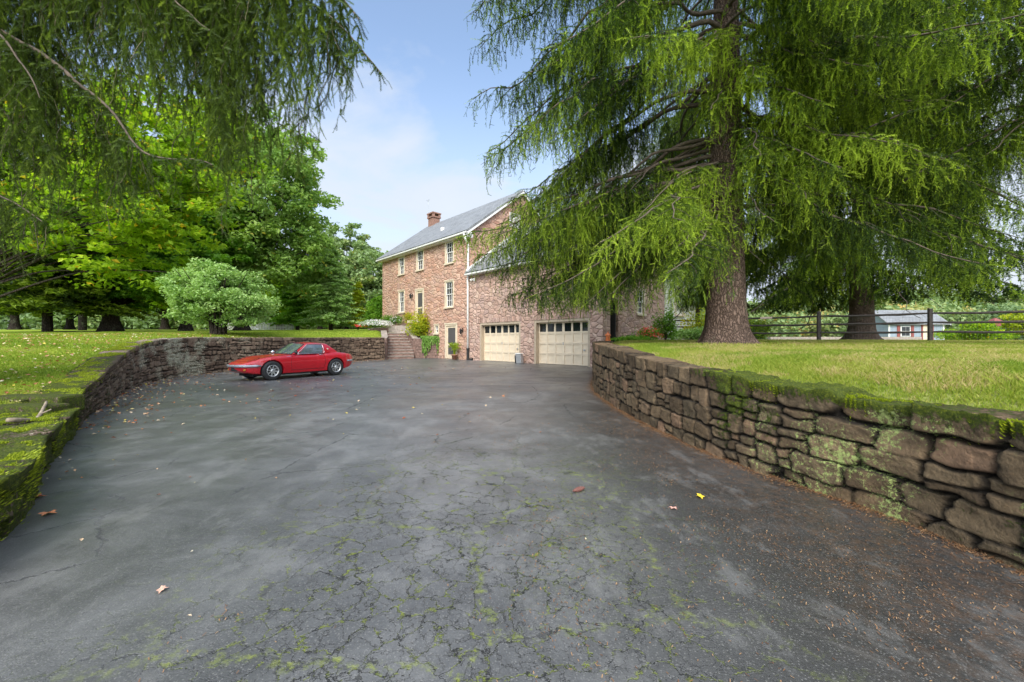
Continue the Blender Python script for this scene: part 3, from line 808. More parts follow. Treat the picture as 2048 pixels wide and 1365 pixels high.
hp(w.build('roof_trim', M['white'], house))
w = MB()
P = []
for dz, k in ((0.02, 0), (.20, 0)):
    P += [WP(TM0 - .06, -.34, ZGE - .34 * SL + .1 + dz), WP(TM0 - .012, -.34, ZGE - .34 * SL + .1 + dz), WP(TM0 - .012, SG, ZGE + SG * SL + .1 + dz), WP(TM0 - .06, SG, ZGE + SG * SL + .1 + dz)]
w.hexa(P); hp(w.build('flashing', M['white'], house))
# gutters
def gutter(t0, t1, s, z):
    g_ = MB(); prof = [(0, 0), (.02, -.09), (.07, -.115), (.115, -.09), (.13, 0), (.115, 0), (.10, -.08), (.03, -.08), (.012, 0)]
    n = len(prof)
    for t in (t0, t1): g_.v.extend([WP(t, s - a, z + b) for a, b in prof]); g_.wc.extend([(0, 0, 0)] * n)
    for i in range(n): g_.f.append((i, (i + 1) % n, n + (i + 1) % n, n + i))
    g_.f += [tuple(range(n)), tuple(range(2 * n - 1, n - 1, -1))]
    return hp(g_.build('gutter', M['white'], house))
gutter(TM0 - .25, TM1 + .28, -.36, ZE - .27); gutter(-.32, TM0 - .05, -.36, ZGE - .24)
# downspout with elbows and black boot
w = MB(); td = TM0 + .06
w.tube([WP(td, -.42, ZE - .36), WP(td, -.42, ZE - .55), WP(td - .02, -.14, ZE - .95), WP(td - .02, -.12, ZE - 1.2), WP(td - .02, -.12, 5.3), WP(td - .02, -.17, 5.1), WP(td - .02, -.14, 4.8), WP(td - .02, -.14, .55)], .065, 10)
ds = hp(w.build('downspout', M['white'], house, smooth=True))
w = MB(); w.tube([WP(td - .02, -.14, .75), WP(td - .02, -.14, 0)], .085, 10); w.tube([WP(td - .02, -.14, .75), WP(td - .02, -.14, .68)], .11, 10)
b_ = w.build('downspout_boot', M['black'], ds)
w = MB(); w.tube([WP(td - .35, -.12, .12), WP(td - .35, -.12, 0)], .12, 10); hp(w.build('drain_cap', M['black'], house))


def window_unit(o, kind=3, s=0.0, axis='t', name='window', cols=3, rows=2):
    a, b, c, d = o; X = (lambda t, s_, z: WP(t, s_ + s, z)) if axis == 't' else (lambda t, s_, z: WP(s + s_, t, z))
    root = empty(name, X((a + b) / 2, 0, c)); root.parent = house; root.matrix_parent_inverse = hinv
    inv = Matrix.Translation(root.location).inverted()
    def q(ob): ob.matrix_parent_inverse = inv; return ob
    fw = .105
    f = MB()
    f.box(a - .005, a + fw, -.035, .14, c, d, M=X); f.box(b - fw, b + .005, -.035, .14, c, d, M=X)
    f.box(a + fw, b - fw, -.035, .14, d - fw, d + .004, M=X); f.box(a + fw, b - fw, -.03, .14, c, c + .06, M=X)
    f.box(a - .03, b + .03, -.065, -.036, d - .03, d + .03, M=X)
    q(f.build('frame', M['cream'], root))
    f = MB(); f.box(a - .04, b + .04, -.10, -.036, c - .06, c + .045, M=X); q(f.build('sill', M['cream'], root))
    x0, x1, z0, z1 = a + fw + .003, b - fw - .003, c + .063, d - fw - .003; zm = (z0 + z1) / 2
    for k, (zz0, zz1, dp) in enumerate(((zm - .02, z1, .045), (z0, zm + .02, .085))):
        f = MB(); e = .045
        f.box(x0, x0 + e, dp, dp + .035, zz0, zz1, M=X); f.box(x1 - e, x1, dp, dp + .035, zz0, zz1, M=X)
        f.box(x0 + e, x1 - e, dp, dp + .035, zz0, zz0 + e, M=X); f.box(x0 + e, x1 - e, dp, dp + .035, zz1 - e, zz1, M=X)
        for i in range(1, cols):
            xx = x0 + e + (x1 - x0 - 2 * e) * i / cols; f.box(xx - .011, xx + .011, dp + .006, dp + .03, zz0 + e, zz1 - e, M=X)
        for i in range(1, rows):
            zz = zz0 + e + (zz1 - zz0 - 2 * e) * i / rows; f.box(x0 + e, x1 - e, dp + .008, dp + .028, zz - .011, zz + .011, M=X)
        q(f.build('sash', M['white'], root))
        f = MB(); f.box(x0 + e - .004, x1 - e + .004, dp + .032, dp + .04, zz0 + e - .004, zz1 - e + .004, M=X)
        q(f.build('pane', M['glass'] if k == 0 or kind == 2 else M['screen'], root))
    return root


for o in W_UP + W_DN: window_unit(o)
window_unit(W_BS, cols=2, rows=1)
window_unit(side_win, s=-.0, axis='s', cols=2)
window_unit((7.2, 8.3, 2.7, 4.3), s=-.04, axis='s', kind=2, cols=2); window_unit((6.0, 6.9, 6.35, 7.75), s=-.04, axis='s', kind=2, cols=2)


def screen_door(o, name, top=False):
    a, b, c, d = o
    root = empty(name, WP((a + b) / 2, 0, c)); root.parent = house; root.matrix_parent_inverse = hinv
    inv = Matrix.Translation(root.location).inverted()
    def q(ob): ob.matrix_parent_inverse = inv; return ob
    fw = .15; f = MB()
    f.box(a - .005, a + fw, -.03, .18, c, d, M=WP); f.box(b - fw, b + .005, -.03, .18, c, d, M=WP); f.box(a + fw, b - fw, -.03, .18, d - fw, d + .004, M=WP)
    f.box(a - .03, b + .03, -.06, -.031, d - .05, d + .03, M=WP)
    q(f.build('frame', M['cream'], root))
    x0, x1, z0, z1 = a + fw + .004, b - fw - .004, c + .01, d - fw - .004; e = .12; kick = z0 + .26; midz = z0 + (z1 - z0) * .40
    f = MB(); f.box(x0, x0 + e, .03, .07, z0, z1, M=WP); f.box(x1 - e, x1, .03, .07, z0, z1, M=WP)
    for zz0, zz1 in ((z0, kick), (midz, midz + .10), (z1 - .14, z1)): f.box(x0 + e, x1 - e, .03, .07, zz0, zz1, M=WP)
    q(f.build('door_leaf', M['cream'], root))
    f = MB(); f.box(x0 + e - .005, x1 - e + .005, .05, .058, kick - .005, midz + .005, M=WP); f.box(x0 + e - .005, x1 - e + .005, .05, .058, midz + .095, z1 - .135, M=WP)
    q(f.build('screen', M['screen'], root))
    f = MB(); f.tube([WP(x0 + .06, .03, midz + .05), WP(x0 + .06, -.03, midz + .05)], .012, 6); f.tube([WP(x0 + .06, -.03, midz - .0), WP(x0 + .06, -.03, midz + .12)], .012, 6)
    q(f.build('handle', M['black'], root))
screen_door(D_UP, 'screen_door'); screen_door(D_DN, 'screen_door')


def garage_door(o):
    a, b, c, d = o; S0 = .20
    root = empty('garage_door', WP((a + b) / 2, 0, c)); root.parent = house; root.matrix_parent_inverse = hinv
    inv = Matrix.Translation(root.location).inverted()
    def q(ob): ob.matrix_parent_inverse = inv; return ob
    f = MB(); jw = .13
    f.box(a - .001, a + jw, -.04, .36, 0, d, M=WP); f.box(b - jw, b + .001, -.04, .36, 0, d, M=WP); f.box(a + jw, b - jw, -.04, .36, d - jw, d + .001, M=WP)
    q(f.build('jamb', M['cream_dark'], root))
    x0, x1, z0, z1 = a + jw + .004, b - jw - .004, .015, d - jw - .004
    f = MB(); f.box(x0, x1, S0 + .035, S0 + .06, z0, z0 + (z1 - z0) * .75, M=WP)
    nC = 6; rows = [0, .25, .5, .75, 1.0]; st = .055; cw = (x1 - x0) / nC
    for i in range(nC + 1):
        xx = x0 + cw * i; hw = st * (1.35 if i == 3 else 1)
        f.box(max(x0, xx - hw), min(x1, xx + hw), S0, S0 + .036, z0, z1, M=WP)
    for k, rr in enumerate(rows):
        zz = z0 + (z1 - z0) * rr
        for i in range(nC):
            l = x0 + cw * i + st * (1.35 if i == 3 else 1); r_ = x0 + cw * (i + 1) - st * (1.35 if i == 2 else 1)
            f.box(l - .001 + (st if i == 0 else 0) * 0, r_ + .001, S0 + .003, S0 + .034, max(z0, zz - st), min(z1, zz + st), M=WP)
    q(f.build('door_panel', M['cream_door'], root))
    f = MB()
    for i in range(1, 4):
        zz = z0 + (z1 - z0) * rows[i]; f.box(x0, x1, S0 - .0015, S0 + .004, zz - .005, zz + .004, M=WP)
    q(f.build('panel_joint', M['cream_dark'], root))
    for i in range(nC):
        f = MB(); f.box(x0 + cw * i + st * .9, x0 + cw * (i + 1) - st * .9, S0 + .022, S0 + .03, z0 + (z1 - z0) * .75 + st * .9, z1 - st * .9, M=WP)
        q(f.build('pane', M['glass'], root))
    f = MB(); f.box((x0 + x1) / 2 - .02, (x0 + x1) / 2 + .02, S0 - .03, S0 - .002, z0 + 1.0, z0 + 1.12, M=WP); q(f.build('handle', M['steel'], root))
    f = MB(); f.tube([WP(x0 + .35, S0, z0 + .75), WP(x0 + .35, S0 - .05, z0 + .75)], .04, 8); q(f.build('lock', M['steel'], root))
    f = MB(); f.box(x0, x1, S0 + .02, S0 + .06, -.01, .015, M=WP); q(f.build('bottom_seal', M['black'], root))
for o in GAR: garage_door(o)
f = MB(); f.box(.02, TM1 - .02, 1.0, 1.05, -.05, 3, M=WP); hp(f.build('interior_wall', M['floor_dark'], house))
# lintel stones over the garage doors: soldier course a little proud
rr = random.Random(3)
for a, b, c, d in GAR:
    f = MB(); t = a - .1
    while t < b + .1:
        ww = rr.uniform(.12, .24); hh = rr.uniform(.24, .31)
        f.box(t + .008, t + ww - .008, -GS - rr.uniform(.012, .035), -GS + .02, d + .004, d + hh, M=WP); t += ww
    hp(f.build('lintel', M['stone_wing'], house, bevel=.012))
# gable vent in the main gable
f = MB(); gx0, gx1, gz0, gz1 = 3.4, 4.6, 9.1, 10.1
f.box(TM0 - .05, TM0 - .004, gx0, gx0 + .07, gz0, gz1, M=WP); f.box(TM0 - .05, TM0 - .004, gx1 - .07, gx1, gz0, gz1, M=WP); f.box(TM0 - .05, TM0 - .004, gx0 + .07, gx1 - .07, gz1 - .07, gz1, M=WP)
for i in range(9):
    z = gz0 + .1 * i; f.box(TM0 - .045, TM0 - .006, gx0 + .07, gx1 - .07, z, z + .055, M=WP)
hp(f.build('gable_vent', M['white'], house))
# chimney with open brick cap
tc = wt(868, SD); f = MB(); f.box(tc - .42, tc + .42, SD - .35, SD + .35, ZR - .6, ZR + .62, M=WP)
ch = f.build('chimney', M['brick'], mr, bevel=.01)
zc = ZR + .62
f = MB(); f.box(tc - .5, tc + .5, SD - .43, SD + .43, zc + .003, zc + .12, M=WP)
for dt in (-.38, .38):
    for ds_ in (-.3, .3): f.box(tc + dt - .1, tc + dt + .1, SD + ds_ - .1, SD + ds_ + .1, zc + .122, zc + .36, M=WP)
f.box(tc - .52, tc + .52, SD - .45, SD + .45, zc + .362, zc + .47, M=WP)
cc = f.build('chimney_cap', M['brick'], mr)
# antenna mast
f = MB(); ta = wt(855, SD) ; f.tube([WP(ta, SD + .1, ZR - .2), WP(ta, SD + .1, ZR + 2.75)], .022, 6)
f.tube([WP(ta - .02, SD + .1, ZR + 2.5), WP(ta + .42, SD + .1, ZR + 2.75)], .02, 5); f.tube([WP(ta - .22, SD + .1, ZR + 2.62), WP(ta + .2, SD + .1, ZR + 2.62)], .018, 5)
an = f.build('antenna', M['steel'], mr)
f = MB(); f.box(TM0 + 5.1, TM0 + 5.28, 1.3, 1.5, ZE + 1.3 * mp + .12, ZE + 1.3 * mp + .42, M=WP); f.build('roof_vent', M['white'], mr)
# flood lamps, wall lanterns
f = MB(); tf = TM0 - .55
f.box(tf - .06, tf + .06, -GS - .05, -GS - .003, ZGE - .62, ZGE - .5, M=WP)
for k in (-.11, .11): f.tube([WP(tf + k, -GS - .07, ZGE - .55), WP(tf + k * 1.6, -GS - .22, ZGE - .68)], [.045, .085], 10)
hp(f.build('floodlight', M['white'], house))
def lantern(px, py, s=0):
    t = wt(px); z = wz(px, py); f = MB()
    f.box(t - .05, t + .05, -.02 + s, -.003 + s, z - .1, z + .16, M=WP); f.tube([WP(t, -.02, z + .1), WP(t, -.12, z + .2), WP(t, -.18, z + .12)], .012, 6)
    f.tube([WP(t, -.18, z + .14), WP(t, -.18, z + .06), WP(t, -.18, z - .16), WP(t, -.18, z - .22)], [.02, .1, .075, .03], 6)
    hp(f.build('wall_lantern', M['black'], house))
lantern(825, 592); lantern(926, 662)
th = MB(); th.box(D_UP[0] - .15, D_UP[1] + .15, -.6, -.04, 2.55, 2.74, M=WP); hp(th.build('threshold', M['cream'], house))


# ------------------------------------------------------------------ steps, cheek walls, planter
def stone_block_wall(name, label, pts, th, m, seed, cap=True):
    """low rubble wall along pts (x,y,ztop) down to z=0, face built from separate coursed stones"""
    root = empty(name, (pts[0][0], pts[0][1], 0), 0, label, 'stone wall')
    inv = Matrix.Translation(root.location).inverted(); r = random.Random(seed)
    body = MB(); face = MB()
    for (x0, y0, z0), (x1, y1, z1) in zip(pts, pts[1:]):
        L = math.hypot(x1 - x0, y1 - y0); ux, uy = (x1 - x0) / L, (y1 - y0) / L; nx, ny = uy, -ux
        P = []
        for zz in (0, 1):
            for (x, y, z), s in (((x0, y0, z0), -1), ((x1, y1, z1), -1), ((x1, y1, z1), 1), ((x0, y0, z0), 1)):
                P.append((x - s * nx * -th / 2 * -1, y - s * ny * -th / 2 * -1, (z - .06) * zz - .05 * (1 - zz)))
        body.hexa(P)
        for sd in (-1, 1):
            z = 0.0
            while z < max(z0, z1) - .08:
                h = r.uniform(.13, .22); a = -r.random() * .1
                while a < L - .03:
                    w_ = r.uniform(.16, .4); a1 = min(a + w_, L); a0 = max(a, 0)
                    zt = z0 + (z1 - z0) * (a0 + a1) / 2 / L - .07
                    zz1 = min(z + h, zt)
                    if zz1 - z > .05 and a1 - a0 > .05:
                        o1, o2 = th / 2 - .02, th / 2 + r.uniform(.015, .05)
                        Pq = [(x0 + ux * (a0 + .01) + sd * nx * o1, y0 + uy * (a0 + .01) + sd * ny * o1), (x0 + ux * (a1 - .01) + sd * nx * o1, y0 + uy * (a1 - .01) + sd * ny * o1),
                              (x0 + ux * (a1 - .02) + sd * nx * o2, y0 + uy * (a1 - .02) + sd * ny * o2), (x0 + ux * (a0 + .02) + sd * nx * o2, y0 + uy * (a0 + .02) + sd * ny * o2)]
                        if sd > 0: Pq = Pq[::-1]
                        face.hexa([(*p, z + .01) for p in Pq] + [(*p, zz1 - .01) for p in Pq], None)
                    a += w_
                z += h
    for nm, mb_, mm in (('wall_core', body, M['step']), ('wall_face', face, m)):
        ob = mb_.build(nm, mm, root, bevel=.018 if nm == 'wall_face' else 0); ob.matrix_parent_inverse = inv
    cp_ = MB()
    for (x0, y0, z0), (x1, y1, z1) in zip(pts, pts[1:]):
        L = math.hypot(x1 - x0, y1 - y0); ux, uy = (x1 - x0) / L, (y1 - y0) / L; nx, ny = uy, -ux; h2 = th / 2 + .05
        Pq = [(x0 - nx * h2, y0 - ny * h2, z0), (x1 - nx * h2, y1 - ny * h2, z1), (x1 + nx * h2, y1 + ny * h2, z1), (x0 + nx * h2, y0 + ny * h2, z0)][::-1]
        cp_.hexa([(a_, b_, c_ - .065) for a_, b_, c_ in Pq] + Pq)
    ob = cp_.build('coping', M['flag'], root, bevel=.01); ob.matrix_parent_inverse = inv
    return root


A_ = (-6.95, 27.75); S_ = (-8.05, 26.6)
nst = 9; rise = .2
sdx, sdy = -.30, .954
for_steps = MB()
stairs = empty('stone_steps', (-7.6, 26.8, 0), 0, 'nine reddish stone steps climbing from the driveway to the terrace', 'steps')
sinv = Matrix.Translation(stairs.location).inverted()
for i in range(nst):
    f = MB(); d0 = i * .31
    bx, by = -8.35 + sdx * d0, 26.75 + sdy * d0; wx, wy = .954 * 1.75 , .30 * 1.75
    def Pz(z, e=0.0): return [(bx, by, z), (bx + wx, by + wy, z), (bx + wx + sdx * .36, by + wy + sdy * .36, z), (bx + sdx * .36, by + sdy * .36, z)]
    f.hexa(Pz(i * rise + .002 if i else -.02) + Pz((i + 1) * rise - .055)); ob = f.build('riser', M['step'], stairs, bevel=.01); ob.matrix_parent_inverse = sinv
    f = MB()
    def Pt(z): return [(bx - sdx * .04, by - sdy * .04, z), (bx + wx - sdx * .04, by + wy - sdy * .04, z), (bx + wx + sdx * .36, by + wy + sdy * .36, z), (bx + sdx * .36, by + sdy * .36, z)]
    f.hexa(Pt((i + 1) * rise - .053) + Pt((i + 1) * rise)); ob = f.build('tread', M['flag'], stairs, bevel=.012); ob.matrix_parent_inverse = sinv
stone_block_wall('cheek_wall', 'sloping stone cheek wall between the driveway wall end and the steps', [(-8.45, 26.3, 1.43), (-8.65, 27.2, 1.50), (-9.5, 29.6, 2.0)], .32, M['step'], 4)
stone_block_wall('cheek_wall', 'stone wall with flat coping folding up beside the steps, next to the ivy', [(-6.1, 28.1, 1.42), (-6.75, 27.95, 1.42), (-7.2, 28.8, 1.75), (-7.75, 29.6, 2.1), (-7.05, 30.6, 2.5)], .30, M['step'], 6)
stone_block_wall('planter_wall', 'low stone planter wall hidden under hanging ivy beside the basement door', [(-6.1, 28.1, 1.36), (-4.75, 28.05, 1.34)], .3, M['step'], 8)
stone_block_wall('terrace_wall', 'dark stone terrace wall at the head of the steps', [(-10.4, 29.4, 2.15), (-9.4, 30.1, 2.28), (-8.3, 30.9, 2.45)], .35, M['step'], 12)
f = MB()
f.hexa([(-9.4, 30.0, 1.7), (-7.6, 29.6, 1.7), (-5.6, 29.5, 1.7), (-13, 36, 1.7), (-9.4, 30.0, 2.3), (-7.6, 29.6, 2.3), (-5.6, 29.5, 2.35), (-13, 36, 2.3)])
tag(f.build('terrace', M['flag']), kind='structure')
f = MB(); f.hexa([(-6.2, 28.2, -.05), (-4.85, 28.2, -.05), (-5.3, 28.9, -.05), (-6.9, 29.9, -.05), (-6.2, 28.2, 1.30), (-4.85, 28.2, 1.28), (-5.3, 28.9, 1.5), (-6.9, 29.9, 1.7)])
tag(f.build('planter_soil', M['floor_dark'], None), kind='structure')

# block stones on the end of the low wall and the dead stick
f = MB(); f.box(-6.62, -5.68, 5.02, 5.34, .28, .50)
tag(f.build('stone_block', M['dry_left'], bevel=.03), 'upright mossy stone block closing the end of the higher driveway wall', 'stone block')
f = MB(); f.box(-6.25, -5.50, 4.74, 5.0, .26, .43)
tag(f.build('stone_block', M['dry_left'], bevel=.03), 'smaller mossy stone block lying on the low wall in front of the upright one', 'stone block')
for o in [o for o in COL.objects if o.name.startswith('stone_block')]:
    me = o.data
    for nm, v in (('cell', .3), ('edge', .2), ('moss', .62), ('lichen', .3)):
        a_ = me.attributes.new(nm, 'FLOAT', 'POINT'); a_.data.foreach_set('value', [v] * len(me.vertices))
f = MB(); P = [at(93, 805, 4.85), at(84, 822, 4.6), at(70, 838, 4.4), at(50, 848, 4.25), at(15, 859, 4.1)]
P = [(x, y, .36 + .04 * math.sin(i * 2.1) + (.10 if i == 0 else 0)) for i, (x, y, z) in enumerate(P)]
P = smooth_path(P, .06); P[:, 2] += (fbm(P, 9, 2, 3) - .5) * .03
f.tube(P, np.linspace(.012, .024, len(P)) * (.8 + .5 * fbm(P, 14, 2, 9)), 7); f.tube([P[6], P[6] + np.array([.1, .02, .05])], .008, 5)
tag(f.build('dead_stick', M['twig_pale'], smooth=True), 'lichen covered dead stick lying on the low mossy wall', 'stick')

# ------------------------------------------------------------------ vegetation builders
def brush_template(n, wid, seed=1, fwd=.6):
    """bottle-brush twig of unit length along z, unit radius: n needle blades"""
    r = np.random.default_rng(seed); V = []
    for k in range(n):
        a = (k + r.random() * .6) / n * .95; ph = k * 2.399 + r.random(); c, s = math.cos(ph), math.sin(ph)
        t = np.array([-s, c, 0]) * wid / 2
        b = np.array([0, 0, a]); tip = np.array([c, s, 0]); tip[2] = a + fwd * .25 * (.7 + .6 * r.random())
        V += [b - t, b + t, tip * np.array([1, 1, 1])]
    return np.array(V)


def shoot_template():
    """short spruce shoot: thin core closely set with needles"""
    r = np.random.default_rng(9); V = []
    for k in range(3):
        a = k * 2.094; b = a + 2.094
        V += [(.16 * math.cos(a), .16 * math.sin(a), 0), (.16 * math.cos(b), .16 * math.sin(b), 0), (0, 0, 1)]
    for k in range(21):
        a = (k + r.random() * .5) / 21; ph = k * 2.399; c, s_ = math.cos(ph), math.sin(ph); t = np.array([-s_, c, 0]) * .17; rr = (.75 + .35 * r.random()) * (1 - .35 * a)
        bs = np.array([0, 0, a]); V += [tuple(bs - t), tuple(bs + t), (c * rr, s_ * rr, a + .20)]
    return np.array(V, float)


TPL = {'shoot': shoot_template(), 'coarse': brush_template(10, .55, 2), 'fine': brush_template(16, .40, 3), 'far': brush_template(6, 1.2, 4)}


class Needles:
    def __init__(s): s.P = []; s.D = []; s.L = []; s.R = []; s.T = []
    def add(s, P, D, L, Rr, T): s.P.append(P); s.D.append(D); s.L.append(L); s.R.append(Rr); s.T.append(T)
    def build(s, name, tpl, m, parent, zmin=None, more=()):
        if more:
            A, At = s.arrays(tpl, zmin)
            for nd_, tp_ in more:
                B, Bt = nd_.arrays(tp_, zmin); A = np.concatenate([A, B]); At = np.concatenate([At, Bt])
        else: A, At = s.arrays(tpl, zmin)
        return mesh_np(name, A, [np.arange(len(A)).reshape(-1, 3)], m, parent, {'tint': np.clip(At, 0, 1)})
    def arrays(s, tpl, zmin=None):
        P = np.concatenate(s.P); D = np.concatenate(s.D); L = np.concatenate(s.L); Rr = np.concatenate(s.R); T = np.concatenate(s.T)
        if zmin is not None:
            kz = P[:, 2] > zmin(P[:, 0]) + .35 * (vnoise(P * [1, 1, 0], 2.2, 3) - .5); P, D, L, Rr, T = P[kz], D[kz], L[kz], Rr[kz], T[kz]
        n = len(P); t = TPL[tpl]; D = D / (np.linalg.norm(D, axis=1)[:, None] + 1e-9)
        a = rng.normal(size=(n, 3)); e1 = np.cross(D, a); e1 /= np.linalg.norm(e1, axis=1)[:, None] + 1e-9; e2 = np.cross(D, e1)
        V = P[:, None] + t[None, :, 2:3] * (D * L[:, None])[:, None] + Rr[:, None, None] * (t[None, :, 0:1] * e1[:, None] + t[None, :, 1:2] * e2[:, None])
        return V.reshape(-1, 3), np.repeat(T, len(t))


def limb_path(base, az, L, rise, droop, tipup, n=14, wob=.42, rs=None):
    r = rs or rng; u = np.linspace(0, 1, n)
    rad = L * u; z = rise * L * u - droop * L * u ** 1.7 + tipup * L * u ** 5
    lat = np.cumsum(r.normal(0, wob * L / n, n)); lat -= lat[0]
    z = z + np.sin(u * math.pi) * np.cumsum(r.normal(0, .05 * L / n ** .5 * .6, n))
    d = np.array([math.sin(az), math.cos(az)]); p = np.array([d[1], -d[0]])
    return np.c_[base[0] + d[0] * rad + p[0] * lat, base[1] + d[1] * rad + p[1] * lat, base[2] + z]


def along(P, step, jitter=.3):
    seg = np.linalg.norm(np.diff(P, axis=0), axis=1); S = np.r_[0, np.cumsum(seg)]
    q = np.arange(step * .5, S[-1], step); q = np.clip(q + rng.uniform(-jitter, jitter, len(q)) * step, 0, S[-1])
    X = np.stack([np.interp(q, S, P[:, k]) for k in range(3)], 1)
    T = np.stack([np.interp(np.minimum(q + .05, S[-1]), S, P[:, k]) - np.interp(np.maximum(q - .05, 0), S, P[:, k]) for k in range(3)], 1)
    return X, T / (np.linalg.norm(T, axis=1)[:, None] + 1e-9), q / S[-1], S[-1]


def chains(nd, X0, D0, length, seg, rad, tint, droop, noise=.25, wood=None, wr=.004, tipb=.45):
    """hanging shoots: from X0 (n,3) in direction D0, bending down; length (n,)"""
    n = len(X0); k = max(1, int(np.ceil(length.max() / seg)))
    P = X0.copy(); D = D0.copy()
    pts = [P.copy()]
    for j in range(k):
        on = length > j * seg
        if not on.any(): break
        D = D + np.c_[rng.normal(0, noise, (n, 2)), rng.normal(0, noise * .6, n) - droop]
        D /= np.linalg.norm(D, axis=1)[:, None]
        fr = (j + 1) * seg / np.maximum(length, 1e-3)
        tb = tint + tipb * np.clip((fr - .55) / .45, 0, 1)
        nd.add(P[on], D[on], np.full(on.sum(), seg * 1.15), rad * (1 - .25 * np.clip(fr[on] - .5, 0, 1)) * (.85 + .3 * rng.random(on.sum())), tb[on] + rng.normal(0, .05, on.sum()))
        P = P + D * seg * on[:, None]
        pts.append(P.copy())
    return np.stack(pts, 1)


